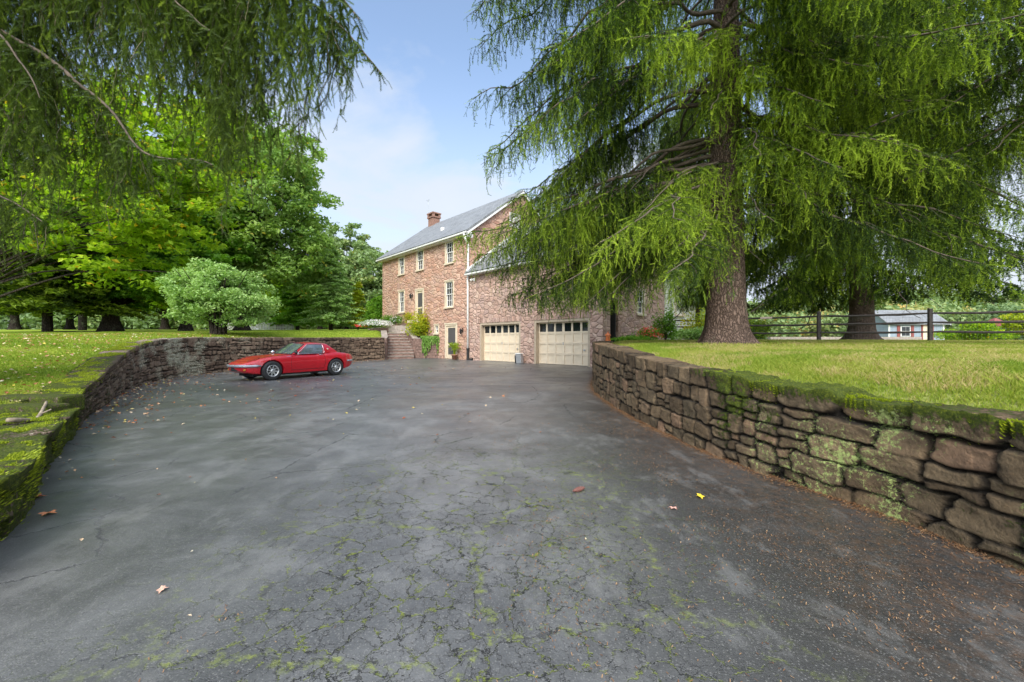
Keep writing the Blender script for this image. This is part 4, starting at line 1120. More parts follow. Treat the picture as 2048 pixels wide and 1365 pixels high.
def spruce(name, label, base, height, tr, flare, zlow, ztop, Lmax, nl, tpl, m, step=.2, seg=.12, rad=.03, hang=(.2, .7), lat=.75, group=None,
           azr=None, azskip=None, gap=.2, seedn=1, droop=(.55, .95), dens=1.0, inner=.22, bright=.0, zmin=None, shoots=0, gapn=.26, extra=()):
    global rng
    rng = np.random.default_rng(seedn)
    root = empty(name, base, 0, label, 'spruce tree', group)
    inv = Matrix.Translation(root.location).inverted()
    # trunk with root flare
    nz_, na = 40, 36; V = []
    zz = np.r_[np.linspace(0, 1.6, 16), np.linspace(1.9, height, nz_ - 16)]
    ang = np.arange(na) * 2 * math.pi / na
    lobes = .5 + .5 * np.cos(ang * 5 + 1.3) + .35 * np.cos(ang * 3 + .4)
    for z in zz:
        rr = tr * (1 - .93 * (z / height) ** 1.1) + (flare - tr) * np.exp(-z / .28) * (.55 + .5 * lobes) + .13 * tr * np.exp(-z / 1.3)
        rr = rr * (1 + .06 * (fbm(np.c_[np.cos(ang) * 2, np.sin(ang) * 2, np.full(na, z * .7)], 2.2, 3, seedn) - .5))
        V.append(np.c_[base[0] + rr * np.cos(ang), base[1] + rr * np.sin(ang), np.full(na, base[2] + z - .12)])
    V = np.concatenate(V); i = np.arange(len(zz) - 1)[:, None] * na; j = np.arange(na)[None]; j2 = (j + 1) % na
    Q = np.stack([i + j, i + j2, i + na + j2, i + na + j], -1).reshape(-1, 4)
    o = mesh_np('trunk', V, [Q], M['bark'], root, smooth=True); o.matrix_parent_inverse = inv
    wood = NB(); nd = Needles(); sh = Needles(); subs = []
    for li in range(nl + len(extra)):
        lb = 0
        if li < nl:
            f = (li + .5) / nl; z = zlow + (ztop - zlow) * f ** 1.05; az = li * 2.39996 + rng.uniform(-.35, .35)
            if azr is not None: az = azr[0] + (azr[1] - azr[0]) * ((li * .618) % 1)
            if azskip and azskip(az % (2 * math.pi), z): continue
            L = Lmax * (1 - .55 * (z / height) ** 1.2) * rng.uniform(.72, 1.08); ris = rng.uniform(.0, .25); dr = rng.uniform(*droop); tu = rng.uniform(.08, .22)
        else:
            az, z, L, ris, dr, tu, *lb_ = extra[li - nl]; lb = lb_[0] if lb_ else 0
        P = limb_path((base[0], base[1], base[2] + z), az, L, ris, dr, tu)
        P[:, 2] = np.maximum(P[:, 2], base[2] + .7)
        P = smooth_path(P, .25)
        u = np.linspace(0, 1, len(P)); r_l = (.010 + .062 * (L / 7) * (1 - u) ** 1.2) * (.85 + .3 * fbm(P, 3, 2, li))
        if li % 2 == 0 and L > 3:          # forked sub-limb
            j0 = int(len(P) * rng.uniform(.3, .55)); q0 = P[j0]; a2 = az + rng.choice([-1, 1]) * rng.uniform(.35, .8); sub = limb_path(q0, a2, L * rng.uniform(.3, .45), rng.uniform(-.1, .2), rng.uniform(.5, .9), .15, 8); wood.tube(sub, np.linspace(.028, .008, 8), 5); subs.append((sub, az))
        wood.tube(P, r_l, 6)
        X, T, q, Lp = along(P, step / dens)
        if subs:
            X2, T2, q2, _ = along(smooth_path(subs.pop()[0], .25), step / dens * 1.2); X = np.r_[X, X2]; T = np.r_[T, T2]; q = np.r_[q, .55 + .45 * q2]
        keep = q > (inner(az) if callable(inner) else inner) - .8 * lb + rng.uniform(-.06, .06, len(q)); X, T, q = X[keep], T[keep], q[keep]
        kk_ = vnoise(X + 7.7, .95, 4) + .25 * rng.random(len(X)) > gapn; X, T, q = X[kk_], T[kk_], q[kk_]
        if not len(X): continue
        limb_t = .04 + .24 * rng.random() + lb
        for sgn in (-1, 1):
            n = len(X)
            side = np.cross(T, np.array([0, 0, 1.])); side /= np.linalg.norm(side, axis=1)[:, None] + 1e-9
            D = sgn * side * rng.uniform(.6, 1., n)[:, None] + T * rng.uniform(.2, .8, n)[:, None] + np.c_[np.zeros((n, 2)), rng.uniform(-.35, .15, n)]
            D /= np.linalg.norm(D, axis=1)[:, None]
            ll = lat * rng.uniform(.35, 1.15, n) * np.sin(np.clip(q, 0, 1) * 2.6 + .35) ** .7 * (L / Lmax) ** .5
            tt = np.clip(limb_t + rng.normal(0, .12, n) + .62 * (vnoise(X, .8, 8) - .47) + bright, 0, 1)
            pts = chains(nd, X, D, ll, seg, rad, tt, .10, .14, tipb=.35)
            for b in range(0, n, 3):                 # bare wood of some side branches
                kk = max(2, min(pts.shape[1], int(ll[b] / seg) + 1)); wood.tube(pts[b, :kk], .006, 3)
            # pendulous shoots from points of each lateral
            for j in range(1, pts.shape[1]):
                on = (ll > (j - .3) * seg) & (rng.random(n) < .93)
                if not on.any(): break
                x0 = pts[on, j]; m_ = on.sum(); hl = rng.uniform(hang[0], hang[1], m_) * (.6 + .6 * rng.random(m_)) * (.55 + .6 * np.sin(q[on] * 3.0))
                d0 = np.c_[rng.normal(0, .5, (m_, 2)), rng.uniform(-1.1, -.1, m_)]; d0 /= np.linalg.norm(d0, axis=1)[:, None]
                t2 = np.clip(tt[on] + rng.normal(0, .12, m_), 0, 1)
                pp = chains(nd, x0, d0, np.maximum(hl, seg), seg, rad * .95, t2, .42, .2)
                if shoots:
                    for jj in range(1, pp.shape[1]):
                        ok = (hl > (jj - .5) * seg) & (rng.random(m_) < shoots)
                        if not ok.any(): break
                        c_ = ok.sum(); dd_ = np.c_[rng.normal(0, .42, (c_, 2)), rng.uniform(-1.2, .12, c_)]
                        sh.add(pp[ok, jj], dd_, rng.uniform(.07, .16, c_), rng.uniform(.020, .030, c_), np.clip(t2[ok] + .20 + lb * .5 + rng.normal(0, .12, c_), 0, 1))
        # tip
        chains(nd, P[-2:-1], T[-1:], np.array([.4]), seg, rad, np.array([.5]), .0, .1)
    for k in range(nl // 2):            # dead stubs and twigs on the trunk
        z = rng.uniform(zlow * .5, zlow + 4); az = rng.uniform(0, 6.28)
        P = limb_path((base[0], base[1], base[2] + z), az, rng.uniform(.3, 1.3), rng.uniform(-.2, .3), .5, 0, 5); wood.tube(P, np.linspace(.02, .004, 5), 4)
    o = wood.build('branches', M['twig'], root); o.matrix_parent_inverse = inv
    o = nd.build('crown', tpl, m, root, zmin, [(sh, 'shoot')] if shoots else ()); o.matrix_parent_inverse = inv
    print(label[:40], 'faces', len(o.data.polygons))
    return root


def Az(dx, dy): return math.atan2(dx, dy)


T1 = (5.75, 10.75, 1.08)
def reach(base, px, py, Y, up=2.0, bright=.0):
    x, y, z = at(px, py, Y); dx, dy = x - base[0], y - base[1]; L = math.hypot(dx, dy); zs = z - base[2] + up
    k = random.uniform(-.10, .22); zs += random.uniform(-.1, .1)
    return (Az(dx, dy), zs, L, .05 + k, .17 + k + up / L, .12, bright)
E1 = [reach(T1, *q) for q in [(935, 480, 12.5, 1.6), (965, 515, 12, 1.8), (1000, 550, 12, 2.4), (1045, 560, 11, 2.2), (1095, 560, 12, 2.2), (1150, 560, 11.4, 2.2), (1190, 540, 10.6, 2.0), (1015, 590, 11.6, 2.6), (1070, 600, 10.4, 2.4), (1120, 590, 10.6, 2.3), (1165, 600, 9.8, 2.0), (1215, 585, 9.6, 2.0), (990, 480, 11.4, 2.2), (1140, 470, 12.5, 2.0), (1025, 490, 13.2, 2.4), (1090, 515, 12.6, 2.2), (985, 430, 13, 2.6), (1130, 500, 10.4, 2.2), (1060, 470, 11, 2.4), (1160, 440, 11.4, 2.0), (1010, 400, 11.4, 2.8),
      (955, 45, 12, 3.0), (962, 235, 12, 3.0), (975, 130, 13, 3.0), (990, 330, 12.5, 2.8), (1010, 60, 11, 3), (1030, 190, 11.5, 3), (1050, 300, 11, 2.8), (1090, 100, 10.6, 2.6)]]
E1 += [reach(T1, *q, .22) for q in [(1190, 490, 8.4, 1.7), (1255, 555, 8.0, 1.6), (1330, 505, 8.5, 1.5), (1385, 500, 8.9, 1.3), (1290, 440, 8.8, 1.8), (1440, 90, 8.6, 1.6), (1455, 215, 8.8, 1.5), (1500, 160, 8.6, 1.6), (1560, 310, 8.6, 1.6),
      (1600, 400, 8.6, 1.5), (1700, 340, 8.2, 1.8), (1800, 290, 8.2, 2.0), (1900, 340, 8.8, 2.0), (1650, 200, 8.2, 1.8), (1750, 150, 8.2, 2.0), (1850, 440, 9.0, 2.0), (1545, 450, 9.0, 1.4), (1960, 240, 8.6, 2.2), (1690, 440, 9.0, 1.7), (1620, 90, 8.6, 1.8), (1840, 110, 8.6, 2.0)]]
spruce('spruce_tree', 'huge old spruce with a thick flared trunk standing just behind the brown retaining wall', T1, 22, .47, .98, 3.5, 16, 6.6, 96, 'coarse', M['needle'],
       step=.17, seg=.13, rad=.036, hang=(.3, 1.1), lat=1.05, seedn=5,
       azskip=lambda a, z: (z < 7.2 and math.cos(a - Az(-.35, -.93)) > .45) or (math.cos(a - Az(-1, .1)) > .2 and int(z * 10) % 3 == 0), inner=lambda a: .24 + .14 * max(0, math.cos(a - Az(-1, .2))), zmin=lambda x: np.where(x < 5, 1.95, 2.5), shoots=.85,
       extra=[(Az(-3.9, 1.6), 7.2, 5.2, .05, 1.0, .25), (Az(-4.6, .2), 7.6, 5.6, .05, .98, .25), (Az(-3.6, -.9), 8.2, 4.9, .1, .95, .2), (Az(-4.5, 2.6), 8.6, 6.2, .1, .98, .2), (Az(-5.2, 1.0), 9.4, 6.6, .1, .9, .2)] + E1)
spruce('spruce_tree', 'second big spruce behind the rail fence, its trunk seen between the two middle fence posts', (19.4, 22.2, 1.25), 24, .55, 1.15, 3.6, 21, 7.8, 95, 'far', M['needle'],
       step=.26, seg=.2, rad=.085, hang=(.4, 1.5), lat=1.5, seedn=8, inner=.2, zmin=lambda x: 3.2 + 0 * x)
spruce('spruce_tree', 'spruce with its trunk out of the frame, bright branches hanging above the fence corner', (12.6, 8.6, 1.1), 20, .4, .8, 4.9, 14, 6.0, 76, 'coarse', M['needle'],
       step=.19, seg=.14, rad=.036, hang=(.25, .95), lat=1.05, seedn=12, droop=(.4, .72), inner=.2, bright=.10, zmin=lambda x: 2.8 + 0 * x, shoots=.85)
spruce('spruce_tree', 'dark spruce filling the gap between the two big trunks beyond the fence', (13.2, 29, 1.2), 19, .4, .8, 3.6, 18, 6.0, 70, 'far', M['needle_dark'],
       step=.32, seg=.26, rad=.11, hang=(.4, 1.6), lat=1.5, seedn=15, inner=.15, zmin=lambda x: 3.6 + 0 * x)

# near spruce hanging in from the top left: long pendulous curtains
def hanging_spruce():
    global rng
    rng = np.random.default_rng(77)
    base = (-8.6, 5.6, .75)
    root = empty('spruce_tree', base, 0, 'old spruce out of the frame trailing dark curtains of twigs across the top corner above the lawn', 'spruce tree')
    root['label'] = 'old spruce trailing dark curtains of twigs over the mossy wall, trunk out of the frame'
    inv = Matrix.Translation(root.location).inverted()
    t = MB(); P = smooth_path([(base[0], base[1], .3), (base[0] + .05, base[1], 3), (base[0] - .1, base[1] + .1, 9), (base[0], base[1], 16)], .5)
    t.tube(P, np.linspace(.5, .05, len(P)) + .4 * np.exp(-np.linspace(0, 14, len(P))), 14); o = t.build('trunk', M['bark'], root, smooth=True); o.matrix_parent_inverse = inv
    wood = NB(); pale = NB(); nd = Needles()
    # limb : way-points (px, py, depth), hang range in metres
    top_a = [(-300, 260), (0, 240), (60, 170), (130, 120), (210, 150), (300, 130), (380, 190), (430, 260)]
    left_a = [(-300, 580), (0, 575), (60, 560), (95, 520), (130, 440), (240, 380)]
    mid_a = [(-300, 500), (60, 380), (120, 470), (200, 520), (240, 470), (300, 470), (350, 440), (440, 400)]
    cur_a = [(380, 200), (430, 330), (470, 355), (520, 355), (545, 290), (600, 260), (660, 230), (690, 190), (715, 110), (765, 165)]
    limbs = [
        ([(-260, -60, 5.4), (60, 95, 5.2), (160, 175, 5.1), (225, 225, 5.0), (285, 300, 4.9), (395, 318, 4.8), (425, 330, 4.75)], mid_a, .045, 1.1),
        ([(-300, 120, 6.0), (-60, 180, 5.6), (40, 255, 5.3), (110, 300, 5.1)], left_a, .035, 1.3),
        ([(-300, 330, 6.0), (-80, 370, 5.4), (20, 400, 5.0), (85, 440, 4.8)], left_a, .03, 1.2),
        ([(-300, -20, 5.2), (-60, 30, 5.0), (40, 120, 4.9), (80, 200, 4.8)], left_a, .03, 1.0),
        ([(-300, -160, 5.5), (60, -130, 5.3), (220, -60, 5.0), (330, -10, 4.8), (420, 60, 4.6)], top_a, .04, .9),
        ([(-300, -230, 6.2), (60, -190, 6.0), (220, -90, 5.8), (330, -40, 5.6), (430, 10, 5.4)], top_a, .04, .9),
        ([(-300, -260, 5.6), (150, -260, 5.4), (360, -200, 5.0), (520, -60, 4.7), (600, -10, 4.5), (690, 60, 4.3), (762, 150, 4.2)], cur_a, .04, 1.2),
        ([(-300, -330, 5.9), (200, -330, 5.6), (430, -150, 5.1), (465, -20, 4.9), (500, 60, 4.8)], cur_a, .04, 1.6),
        ([(-300, -200, 6.4), (100, -230, 6.0), (330, -160, 5.7), (450, -40, 5.5), (540, 60, 5.4)], cur_a, .03, 1.5),
        ([(-300, -40, 6.6), (-20, 0, 6.2), (110, 90, 6.0), (200, 250, 5.8), (240, 330, 5.7)], mid_a, .03, 1.0),
        ([(-300, -430, 5.6), (260, -420, 5.2), (500, -200, 4.8), (600, -90, 4.5), (670, -20, 4.4), (718, 40, 4.3)], cur_a, .035, 1.2),
        ([(-300, -300, 5.2), (60, -240, 5.1), (330, -200, 5.0), (520, -110, 4.9), (640, -40, 4.8)], cur_a, .03, 1.2),
    ]
    for way, hg, r0_, dn in limbs:
        P = smooth_path([at(*w_) for w_ in way], .08); P[:, 2] += (fbm(P, 1.7, 3, 4) - .5) * .12
        wood.tube(P, np.linspace(r0_, .006, len(P)) * (.85 + .3 * fbm(P, 6, 2, 5)), 6)
        X, T, q, L_ = along(P, .055 / dn); bx, by = zip(*hg)
        n = len(X)
        for sgn in (-1, 1):
            side = np.cross(T, np.array([0, 0, 1.])); side /= np.linalg.norm(side, axis=1)[:, None] + 1e-9
            D = sgn * side * rng.uniform(.5, 1., n)[:, None] + T * rng.uniform(.1, .9, n)[:, None] + np.c_[np.zeros((n, 2)), rng.uniform(-.5, .1, n)]
            D /= np.linalg.norm(D, axis=1)[:, None]
            cl = fbm(X, 2.3, 2, 7); ll = rng.uniform(.10, .42, n) * np.clip(1.15 - q * .6, .2, 1)
            tt = np.clip(.10 + .5 * cl + rng.normal(0, .1, n), 0, 1) * .7
            pts = chains(nd, X, D, ll, .06, .020, tt, .15, .2, tipb=.15)
            for j in range(1, pts.shape[1], 2):
                on = (ll > (j - .5) * .06) & (cl + rng.random(n) * .30 > .62) & (rng.random(n) < .75) & (vnoise(X + 3.3, 2.6, 6) > .36)
                if not on.any(): break
                m_ = on.sum(); x0_ = pts[on, j]; px_ = CX + F * x0_[:, 0] / x0_[:, 1]; zb_ = CAMZ - (np.interp(px_, bx, by) - CY) / F * x0_[:, 1]; hl = np.clip(x0_[:, 2] - zb_, .12, 4) * (1.2 if hg is cur_a else .86) * (.18 + .82 * rng.random(m_) ** .8) * (.55 + .9 * fbm(x0_, 3.5, 2, 17))
                d0 = np.c_[rng.normal(0, .2, (m_, 2)), -np.ones(m_)]
                t2 = np.clip(tt[on] + rng.normal(0, .15, m_), 0, 1); pp = chains(nd, pts[on, j], d0, np.maximum(hl, .1), .06, .021, t2, .30, .20, tipb=.2)
                for jj in range(1, pp.shape[1]):
                    ok = (hl > jj * .06) & (rng.random(m_) < .5)
                    if not ok.any(): break
                    c_ = ok.sum(); dd_ = np.c_[rng.normal(0, .6, (c_, 2)), rng.uniform(-1.0, -.2, c_)]; dd_ /= np.linalg.norm(dd_, axis=1)[:, None]
                    chains(nd, pp[ok, jj], dd_, rng.uniform(.06, .17, c_), .055, .021, np.clip(t2[ok] + rng.normal(.05, .1, c_), 0, 1), .2, .15, tipb=.3)
                for b in range(0, m_, 5):
                    kk = max(2, min(pp.shape[1], int(hl[b] / .06) + 1)); (pale if rng.random() < .35 else wood).tube(pp[b, :kk], .0035, 3)
    o = wood.build('branches', M['twig'], root); o.matrix_parent_inverse = inv
    o = pale.build('dead_twigs', M['twig_pale'], root); o.matrix_parent_inverse = inv
    o = nd.build('crown', 'fine', M['needle_dark'], root); o.matrix_parent_inverse = inv
hanging_spruce()


# ------------------------------------------------------------------ broadleaf trees
def leafmesh(name, C, Nn, size, tint, m, parent, inv=None, fold=.25, aspect=.62):
    n = len(C); a = rng.normal(size=(n, 3)); e1 = np.cross(Nn, a); e1 /= np.linalg.norm(e1, axis=1)[:, None] + 1e-9; e2 = np.cross(Nn, e1)
    s = size[:, None]
    V = np.stack([C - e1 * s, C + e2 * s * aspect + Nn * s * fold, C + e1 * s, C - e2 * s * aspect + Nn * s * fold], 1).reshape(-1, 3)
    k = np.arange(n)[:, None] * 4
    o = mesh_np(name, V, [np.r_[k + [0, 1, 2], k + [0, 2, 3]]], m, parent, {'tint': np.repeat(np.clip(tint, 0, 1), 4)})
    if inv is not None: o.matrix_parent_inverse = inv
    return o


def broadleaf(name, label, cat, base, blobs, ncl, nlf, size, m, tr, lean=0, seedn=1, group=None, clump=.8, flat=.5, top_t=.25, stems=1, crown_low=.35, barkm='bark_dark', tvar=.22, hollow=.45):
    """blobs: ellipsoids (x,y,z,rx,ry,rz) relative to base that the crown fills"""
    global rng
    rng = np.random.default_rng(seedn)
    root = empty(name, base, 0, label, cat, group); inv = Matrix.Translation(root.location).inverted()
    b0 = np.array(base, float); vol = np.array([b[3] * b[4] * b[5] for b in blobs]) ** .75; vol /= vol.sum()
    C = []
    k = rng.choice(len(blobs), ncl, p=vol)
    for i in range(ncl):
        b = blobs[k[i]]; d = rng.normal(size=3); d /= np.linalg.norm(d); rr = (hollow + (1 - hollow) * rng.random() ** .6) * (.86 + .28 * rng.random())
        C.append(b0 + np.array(b[:3]) + d * rr * np.array(b[3:6]))
    C = np.array(C); C = C[C[:, 2] > b0[2] + crown_low * .6]
    ncl = len(C)
    wood = NB(); th = max(b[2] for b in blobs)
    tops = []
    for sN in range(stems):
        if stems == 1: P = smooth_path([b0 + [0, 0, -.2], b0 + [lean * .3, .0, th * .3], b0 + [lean, .1, th * .75], b0 + [lean * 1.2, 0, th * 1.12]], .5)
        else:
            a_ = sN * 6.283 / stems + .4; P = smooth_path([b0 + [math.cos(a_) * .22, math.sin(a_) * .22, -.1], b0 + [math.cos(a_) * .5, math.sin(a_) * .5, th * .45], b0 + [math.cos(a_) * 1.5, math.sin(a_) * 1.5, th * 1.05]], .3)
        u = np.linspace(0, 1, len(P)); wood_t = NB(); zz = P[:, 2] - b0[2]
        wood_t.tube(P, tr * (1 - .85 * u) + tr * .8 * np.exp(-np.maximum(zz, 0) / .25), 12 if stems == 1 else 6)
        o = wood_t.build('trunk' if stems == 1 else 'stem', M[barkm], root); o.matrix_parent_inverse = inv; tops.append(P)
    for i in range(0, ncl, max(1, ncl // 70)):
        P0 = tops[i % stems]; zt = b0[2] + (C[i, 2] - b0[2]) * rng.uniform(.35, .7); j = np.argmin(np.abs(P0[:, 2] - zt)); s_ = P0[max(j, 1)]
        mid = (s_ + C[i]) / 2 + [0, 0, .08 * np.linalg.norm(C[i] - s_)]
        Pp = smooth_path([s_, mid, C[i]], .6); wood.tube(Pp, np.linspace(tr * .28, .012, len(Pp)), 4)
    o = wood.build('branches', M[barkm], root); o.matrix_parent_inverse = inv
    n = ncl * nlf; ci = np.repeat(np.arange(ncl), nlf); cs = clump * rng.uniform(.6, 1.3, ncl)
    off = rng.normal(size=(n, 3)); off /= np.linalg.norm(off, axis=1)[:, None]; off *= rng.random(n)[:, None] ** .45
    X = C[ci] + off * cs[ci][:, None] * np.array([1, 1, flat])
    X = X[X[:, 2] > b0[2] + .25 * crown_low]; ci = ci[:len(X)]
    n = len(X); Nn = np.c_[rng.normal(0, .55, (n, 2)), np.abs(rng.normal(.8, .4, n))]; Nn /= np.linalg.norm(Nn, axis=1)[:, None]
    ct = rng.random(ncl) * tvar * 2 - tvar
    zr = (X[:, 2] - X[:, 2].min()) / (np.ptp(X[:, 2]) + 1e-6)
    t = .42 + ct[ci % ncl] + rng.normal(0, .12, n) + .0 * zr
    t = np.where(rng.random(n) < top_t * .06, 1.0, t)
    leafmesh('crown', X, Nn, size * rng.uniform(.7, 1.3, n), t, m, root, inv)
    return root


def onground(px, Y, dz=0): x = (px - CX) / F * Y; return (x, Y, float(H(np.array([x]), np.array([Y]))[0]) + dz)


B1 = onground(484, 33)
broadleaf('oak_tree', 'tall round crowned oak, the highest tree between the lawn and the house', 'tree', B1, [(1.2, 0, 11, 5.6, 5, 6.8), (-2, 1, 8, 4.4, 4, 4.5), (3.5, 0, 6.5, 3.6, 4, 3.6), (-.5, -1, 14.5, 3.4, 3.4, 3.0)], 620, 90, .17, M['leaf_oak'], .42, lean=.8, seedn=31, clump=1.0, flat=.55, crown_low=3)
B2 = onground(372, 29)
broadleaf('maple_tree', 'green maple with a slim dark trunk standing next to the pale flowering dogwood bush', 'tree', B2, [(-.8, 0, 7.5, 4.4, 4, 5), (-3, .5, 5.4, 3.2, 3, 2.4), (1.8, 0, 5, 2.6, 3, 2.2)], 420, 90, .15, M['leaf_green'], .32, seedn=32, clump=.85, flat=.4, crown_low=2.6)
B3 = onground(222, 26.5)
broadleaf('maple_tree', 'shady maple with a broad black flared trunk and low dark boughs', 'tree', B3, [(0, 0, 7, 5, 4, 5.5), (3.2, -.5, 3.7, 3.4, 2.4, 1.5), (-3.5, 0, 4, 3.4, 2.5, 2)], 440, 90, .15, M['leaf_green'], .48, seedn=33, clump=.9, flat=.38, crown_low=2.2)
B4 = onground(60, 19)
broadleaf('maple_tree', 'yellow green maple with sunlit leaves seen through the hanging spruce curtains', 'tree', (B4[0] - 2.6, 19, B4[2]), [(5.6, 0, 7.2, 6.2, 3, 5.2), (9.6, 0, 8.8, 4, 2.6, 3.6), (1, 0, 9, 4, 3, 5), (8.1, -.6, 5.0, 2.6, 1.6, 1.0)], 560, 60, .14, M['leaf_bright'], .24, seedn=34, clump=.8, flat=.4, crown_low=3.2, top_t=.6, hollow=.2)
B5 = onground(437, 18)
broadleaf('dogwood_bush', 'wide silvery green dogwood with many thin stems fanning from its base', 'bush', B5, [(0, 0, 1.85, 1.95, 1.8, 1.25), (-.9, 0, 1.25, 1.4, 1.4, .8), (1.05, 0, 1.2, 1.25, 1.4, .8), (-.2, 0, 2.6, 1.0, 1.0, .7)], 330, 80, .065, M['leaf_grey'], .055, seedn=35, clump=.40, flat=.5, stems=11, crown_low=.55, hollow=.35)


def feather(name, label, base, H_, Rr, n, m, size, seedn, cat='tree', tr=.2, low=.07):
    """pyramidal tree: whorls of flat sprays along an upright trunk"""
    global rng
    rng = np.random.default_rng(seedn); root = empty(name, base, 0, label, cat); inv = Matrix.Translation(root.location).inverted(); b = np.array(base)
    t = NB(); P = np.array([b + [0, 0, -.2], b + [0, 0, H_ * .5], b + [.1, 0, H_ * .97]]); t.tube(P, [tr, tr * .6, .02], 8); o = t.build('trunk', M['bark_dark'], root); o.matrix_parent_inverse = inv
    X = []; T = []; wood = NB()
    for i in range(n):
        f = rng.random() ** 1.15; z = H_ * (low + (.99 - low) * f); L = Rr * (1 - f) ** .75 * rng.uniform(.55, 1.1) + .15; a = rng.random() * 6.283
        u = rng.random(70) ** .7; w_ = (1 - u) * L * .32 + .1
        x = np.c_[math.cos(a) * u * L, math.sin(a) * u * L, z + u * L * .12 - u * u * L * .2] + rng.normal(0, 1, (70, 3)) * np.c_[w_, w_, w_ * .25] * .5
        X.append(x + b); T.append(np.full(70, rng.uniform(.2, .8)))
        if i % 5 == 0: wood.tube(np.array([b + [0, 0, z - .05], b + [math.cos(a) * L * .9, math.sin(a) * L * .9, z]]), [.03, .008], 3)
    o = wood.build('branches', M['bark_dark'], root); o.matrix_parent_inverse = inv
    X = np.concatenate(X); T = np.concatenate(T) + rng.normal(0, .12, len(X)); nn = len(X)
    Nn = np.c_[rng.normal(0, .5, (nn, 2)), np.ones(nn)]; Nn /= np.linalg.norm(Nn, axis=1)[:, None]
    leafmesh('crown', X, Nn, size * rng.uniform(.6, 1.3, nn), T, m, root, inv, aspect=.4)
    return root


feather('cypress_tree', 'feathery light green pyramidal tree nearest the stone house', onground(662, 37), 7.9, 3.1, 380, M['leaf_grey'], .14, 41)
feather('cypress_tree', 'slightly smaller feathery green tree standing behind the tall oak', onground(595, 42), 8.6, 3.2, 320, M['leaf_green'], .16, 42)
feather('spruce_tree', 'broad dark evergreen with drooping boughs down to the lawn at the frame edge', onground(95, 24), 7.5, 5.0, 460, M['needle'], .17, 43, 'spruce tree', .25, .17)
feather('spruce_tree', 'second dark evergreen behind the black flared trunk', onground(165, 36), 12, 4.6, 420, M['leaf_green'], .20, 44, 'spruce tree', .3, .2)
feather('yellow_shrub', 'golden yellow upright shrub beside the feathery tree', onground(716, 38), 4.6, 1.2, 120, M['leaf_yellow'], .10, 45, 'shrub', .06)
B6 = onground(752, 35); broadleaf('evergreen_shrub', 'rounded dark green laurel against the far corner of the house', 'shrub', B6, [(0, 0, 1.3, .75, .8, 1.2), (.1, 0, 2.2, .5, .5, .7)], 90, 80, .07, M['leaf_green'], .05, seedn=46, clump=.35, flat=.8, crown_low=.1, hollow=.6)

# trees standing farther off, each its own
far = [(30, 46, 15, 8, 'leaf_green', 'deep green'), (140, 52, 17, 8, 'leaf_oak', 'mid green'), (330, 48, 13, 7, 'leaf_bright', 'yellow green'), (430, 60, 15, 8, 'leaf_oak', 'olive green'), (560, 55, 9, 6, 'leaf_bright', 'lime green'),
       (693, 88, 24, 8, 'leaf_far', 'tall grey green'), (742, 74, 15.5, 6.5, 'leaf_far', 'rounded bronze tinged'), (640, 78, 13, 7, 'leaf_oak', 'low spreading')]
where = ['at the frame edge behind the evergreen', 'behind the black flared trunk', 'behind the slim maple', 'behind the dogwood', 'behind the oak', 'rising above the feathery tree', 'showing just left of the house roof', 'between the oak and the house']
for i, ((px, Y, Hh, Rr, mm, adj), wh) in enumerate(zip(far, where)):
    b = onground(px, Y)
    broadleaf('broadleaf_tree', f'{adj} tree {wh}', 'tree', b, [(0, 0, Hh * .6, Rr * .85, Rr * .8, Hh * .36), (-Rr * .4, 0, Hh * .42, Rr * .7, Rr * .6, Hh * .28), (Rr * .4, 0, Hh * .36, Rr * .7, Rr * .6, Hh * .25)], 300, 60, .30 * (Y / 60) ** .5, M[mm], .4, seedn=60 + i, clump=1.5, flat=.5, crown_low=4.2, group='trees beyond the lawn')


def woods(name, label, centers, hh, m, size, per, seedn, base_z=None):
    global rng
    rng = np.random.default_rng(seedn); X = []; T = []
    for (x, y) in centers:
        h = hh * rng.uniform(.7, 1.2); r = h * rng.uniform(.35, .55); z0 = base_z(x, y) if base_z else float(H(np.array([x]), np.array([y]))[0])
        d = rng.normal(size=(per, 3)); d /= np.linalg.norm(d, axis=1)[:, None]; d *= (.55 + .5 * rng.random(per))[:, None]
        d[:, :2] += rng.normal(0, .12, (per, 2)); X.append(np.array([x, y, z0 + h * .44]) + d * np.array([r, r, h * .52])); T.append(np.clip(rng.normal(.45, .22) + rng.normal(0, .13, per), 0, 1))
    X = np.concatenate(X); T = np.concatenate(T); n = len(X); Nn = np.c_[rng.normal(0, .7, (n, 2)), np.abs(rng.normal(.7, .4, n))]; Nn /= np.linalg.norm(Nn, axis=1)[:, None]
    o = leafmesh(name, X, Nn, size * rng.uniform(.7, 1.3, n), T, m, None); return tag(o, label, 'woods', kind='stuff')


rg = random.Random(5)
woods('distant_woods', 'mixed green woods far beyond the lawn behind the red car', [(rg.uniform(-150, -12), rg.uniform(85, 125)) for i in range(110)], 13, M['leaf_far'], .55, 700, 81)
def hillz(x, y): return 1.2 + 17 * np.clip((y - 120) / 110, 0, 1) * np.clip((x - 60) / 110, 0, 1)
ht = MB(); gx = np.linspace(20, 420, 30); gy = np.linspace(110, 420, 20)
V = [(x, y, hillz(x, y) - .3 - (2 if y < 112 else 0)) for y in gy for x in gx]
tag(mesh_np('hill', V, [np.array([[j * 30 + i, j * 30 + i + 1, (j + 1) * 30 + i + 1, (j + 1) * 30 + i] for j in range(19) for i in range(29)])], M['lawn'], smooth=True), kind='structure')
woods('distant_woods', 'hillside woods turning autumn colours beyond the rail fence', [(rg.uniform(30, 330), rg.uniform(105, 230)) for i in range(230)], 13, M['leaf_far'], .75, 420, 82, hillz)
woods('distant_woods', 'low green treeline just past the rail fence and blue shed', [(rg.uniform(20, 130), rg.uniform(74, 92)) for i in range(60)], 7, M['leaf_far'], .4, 600, 83)

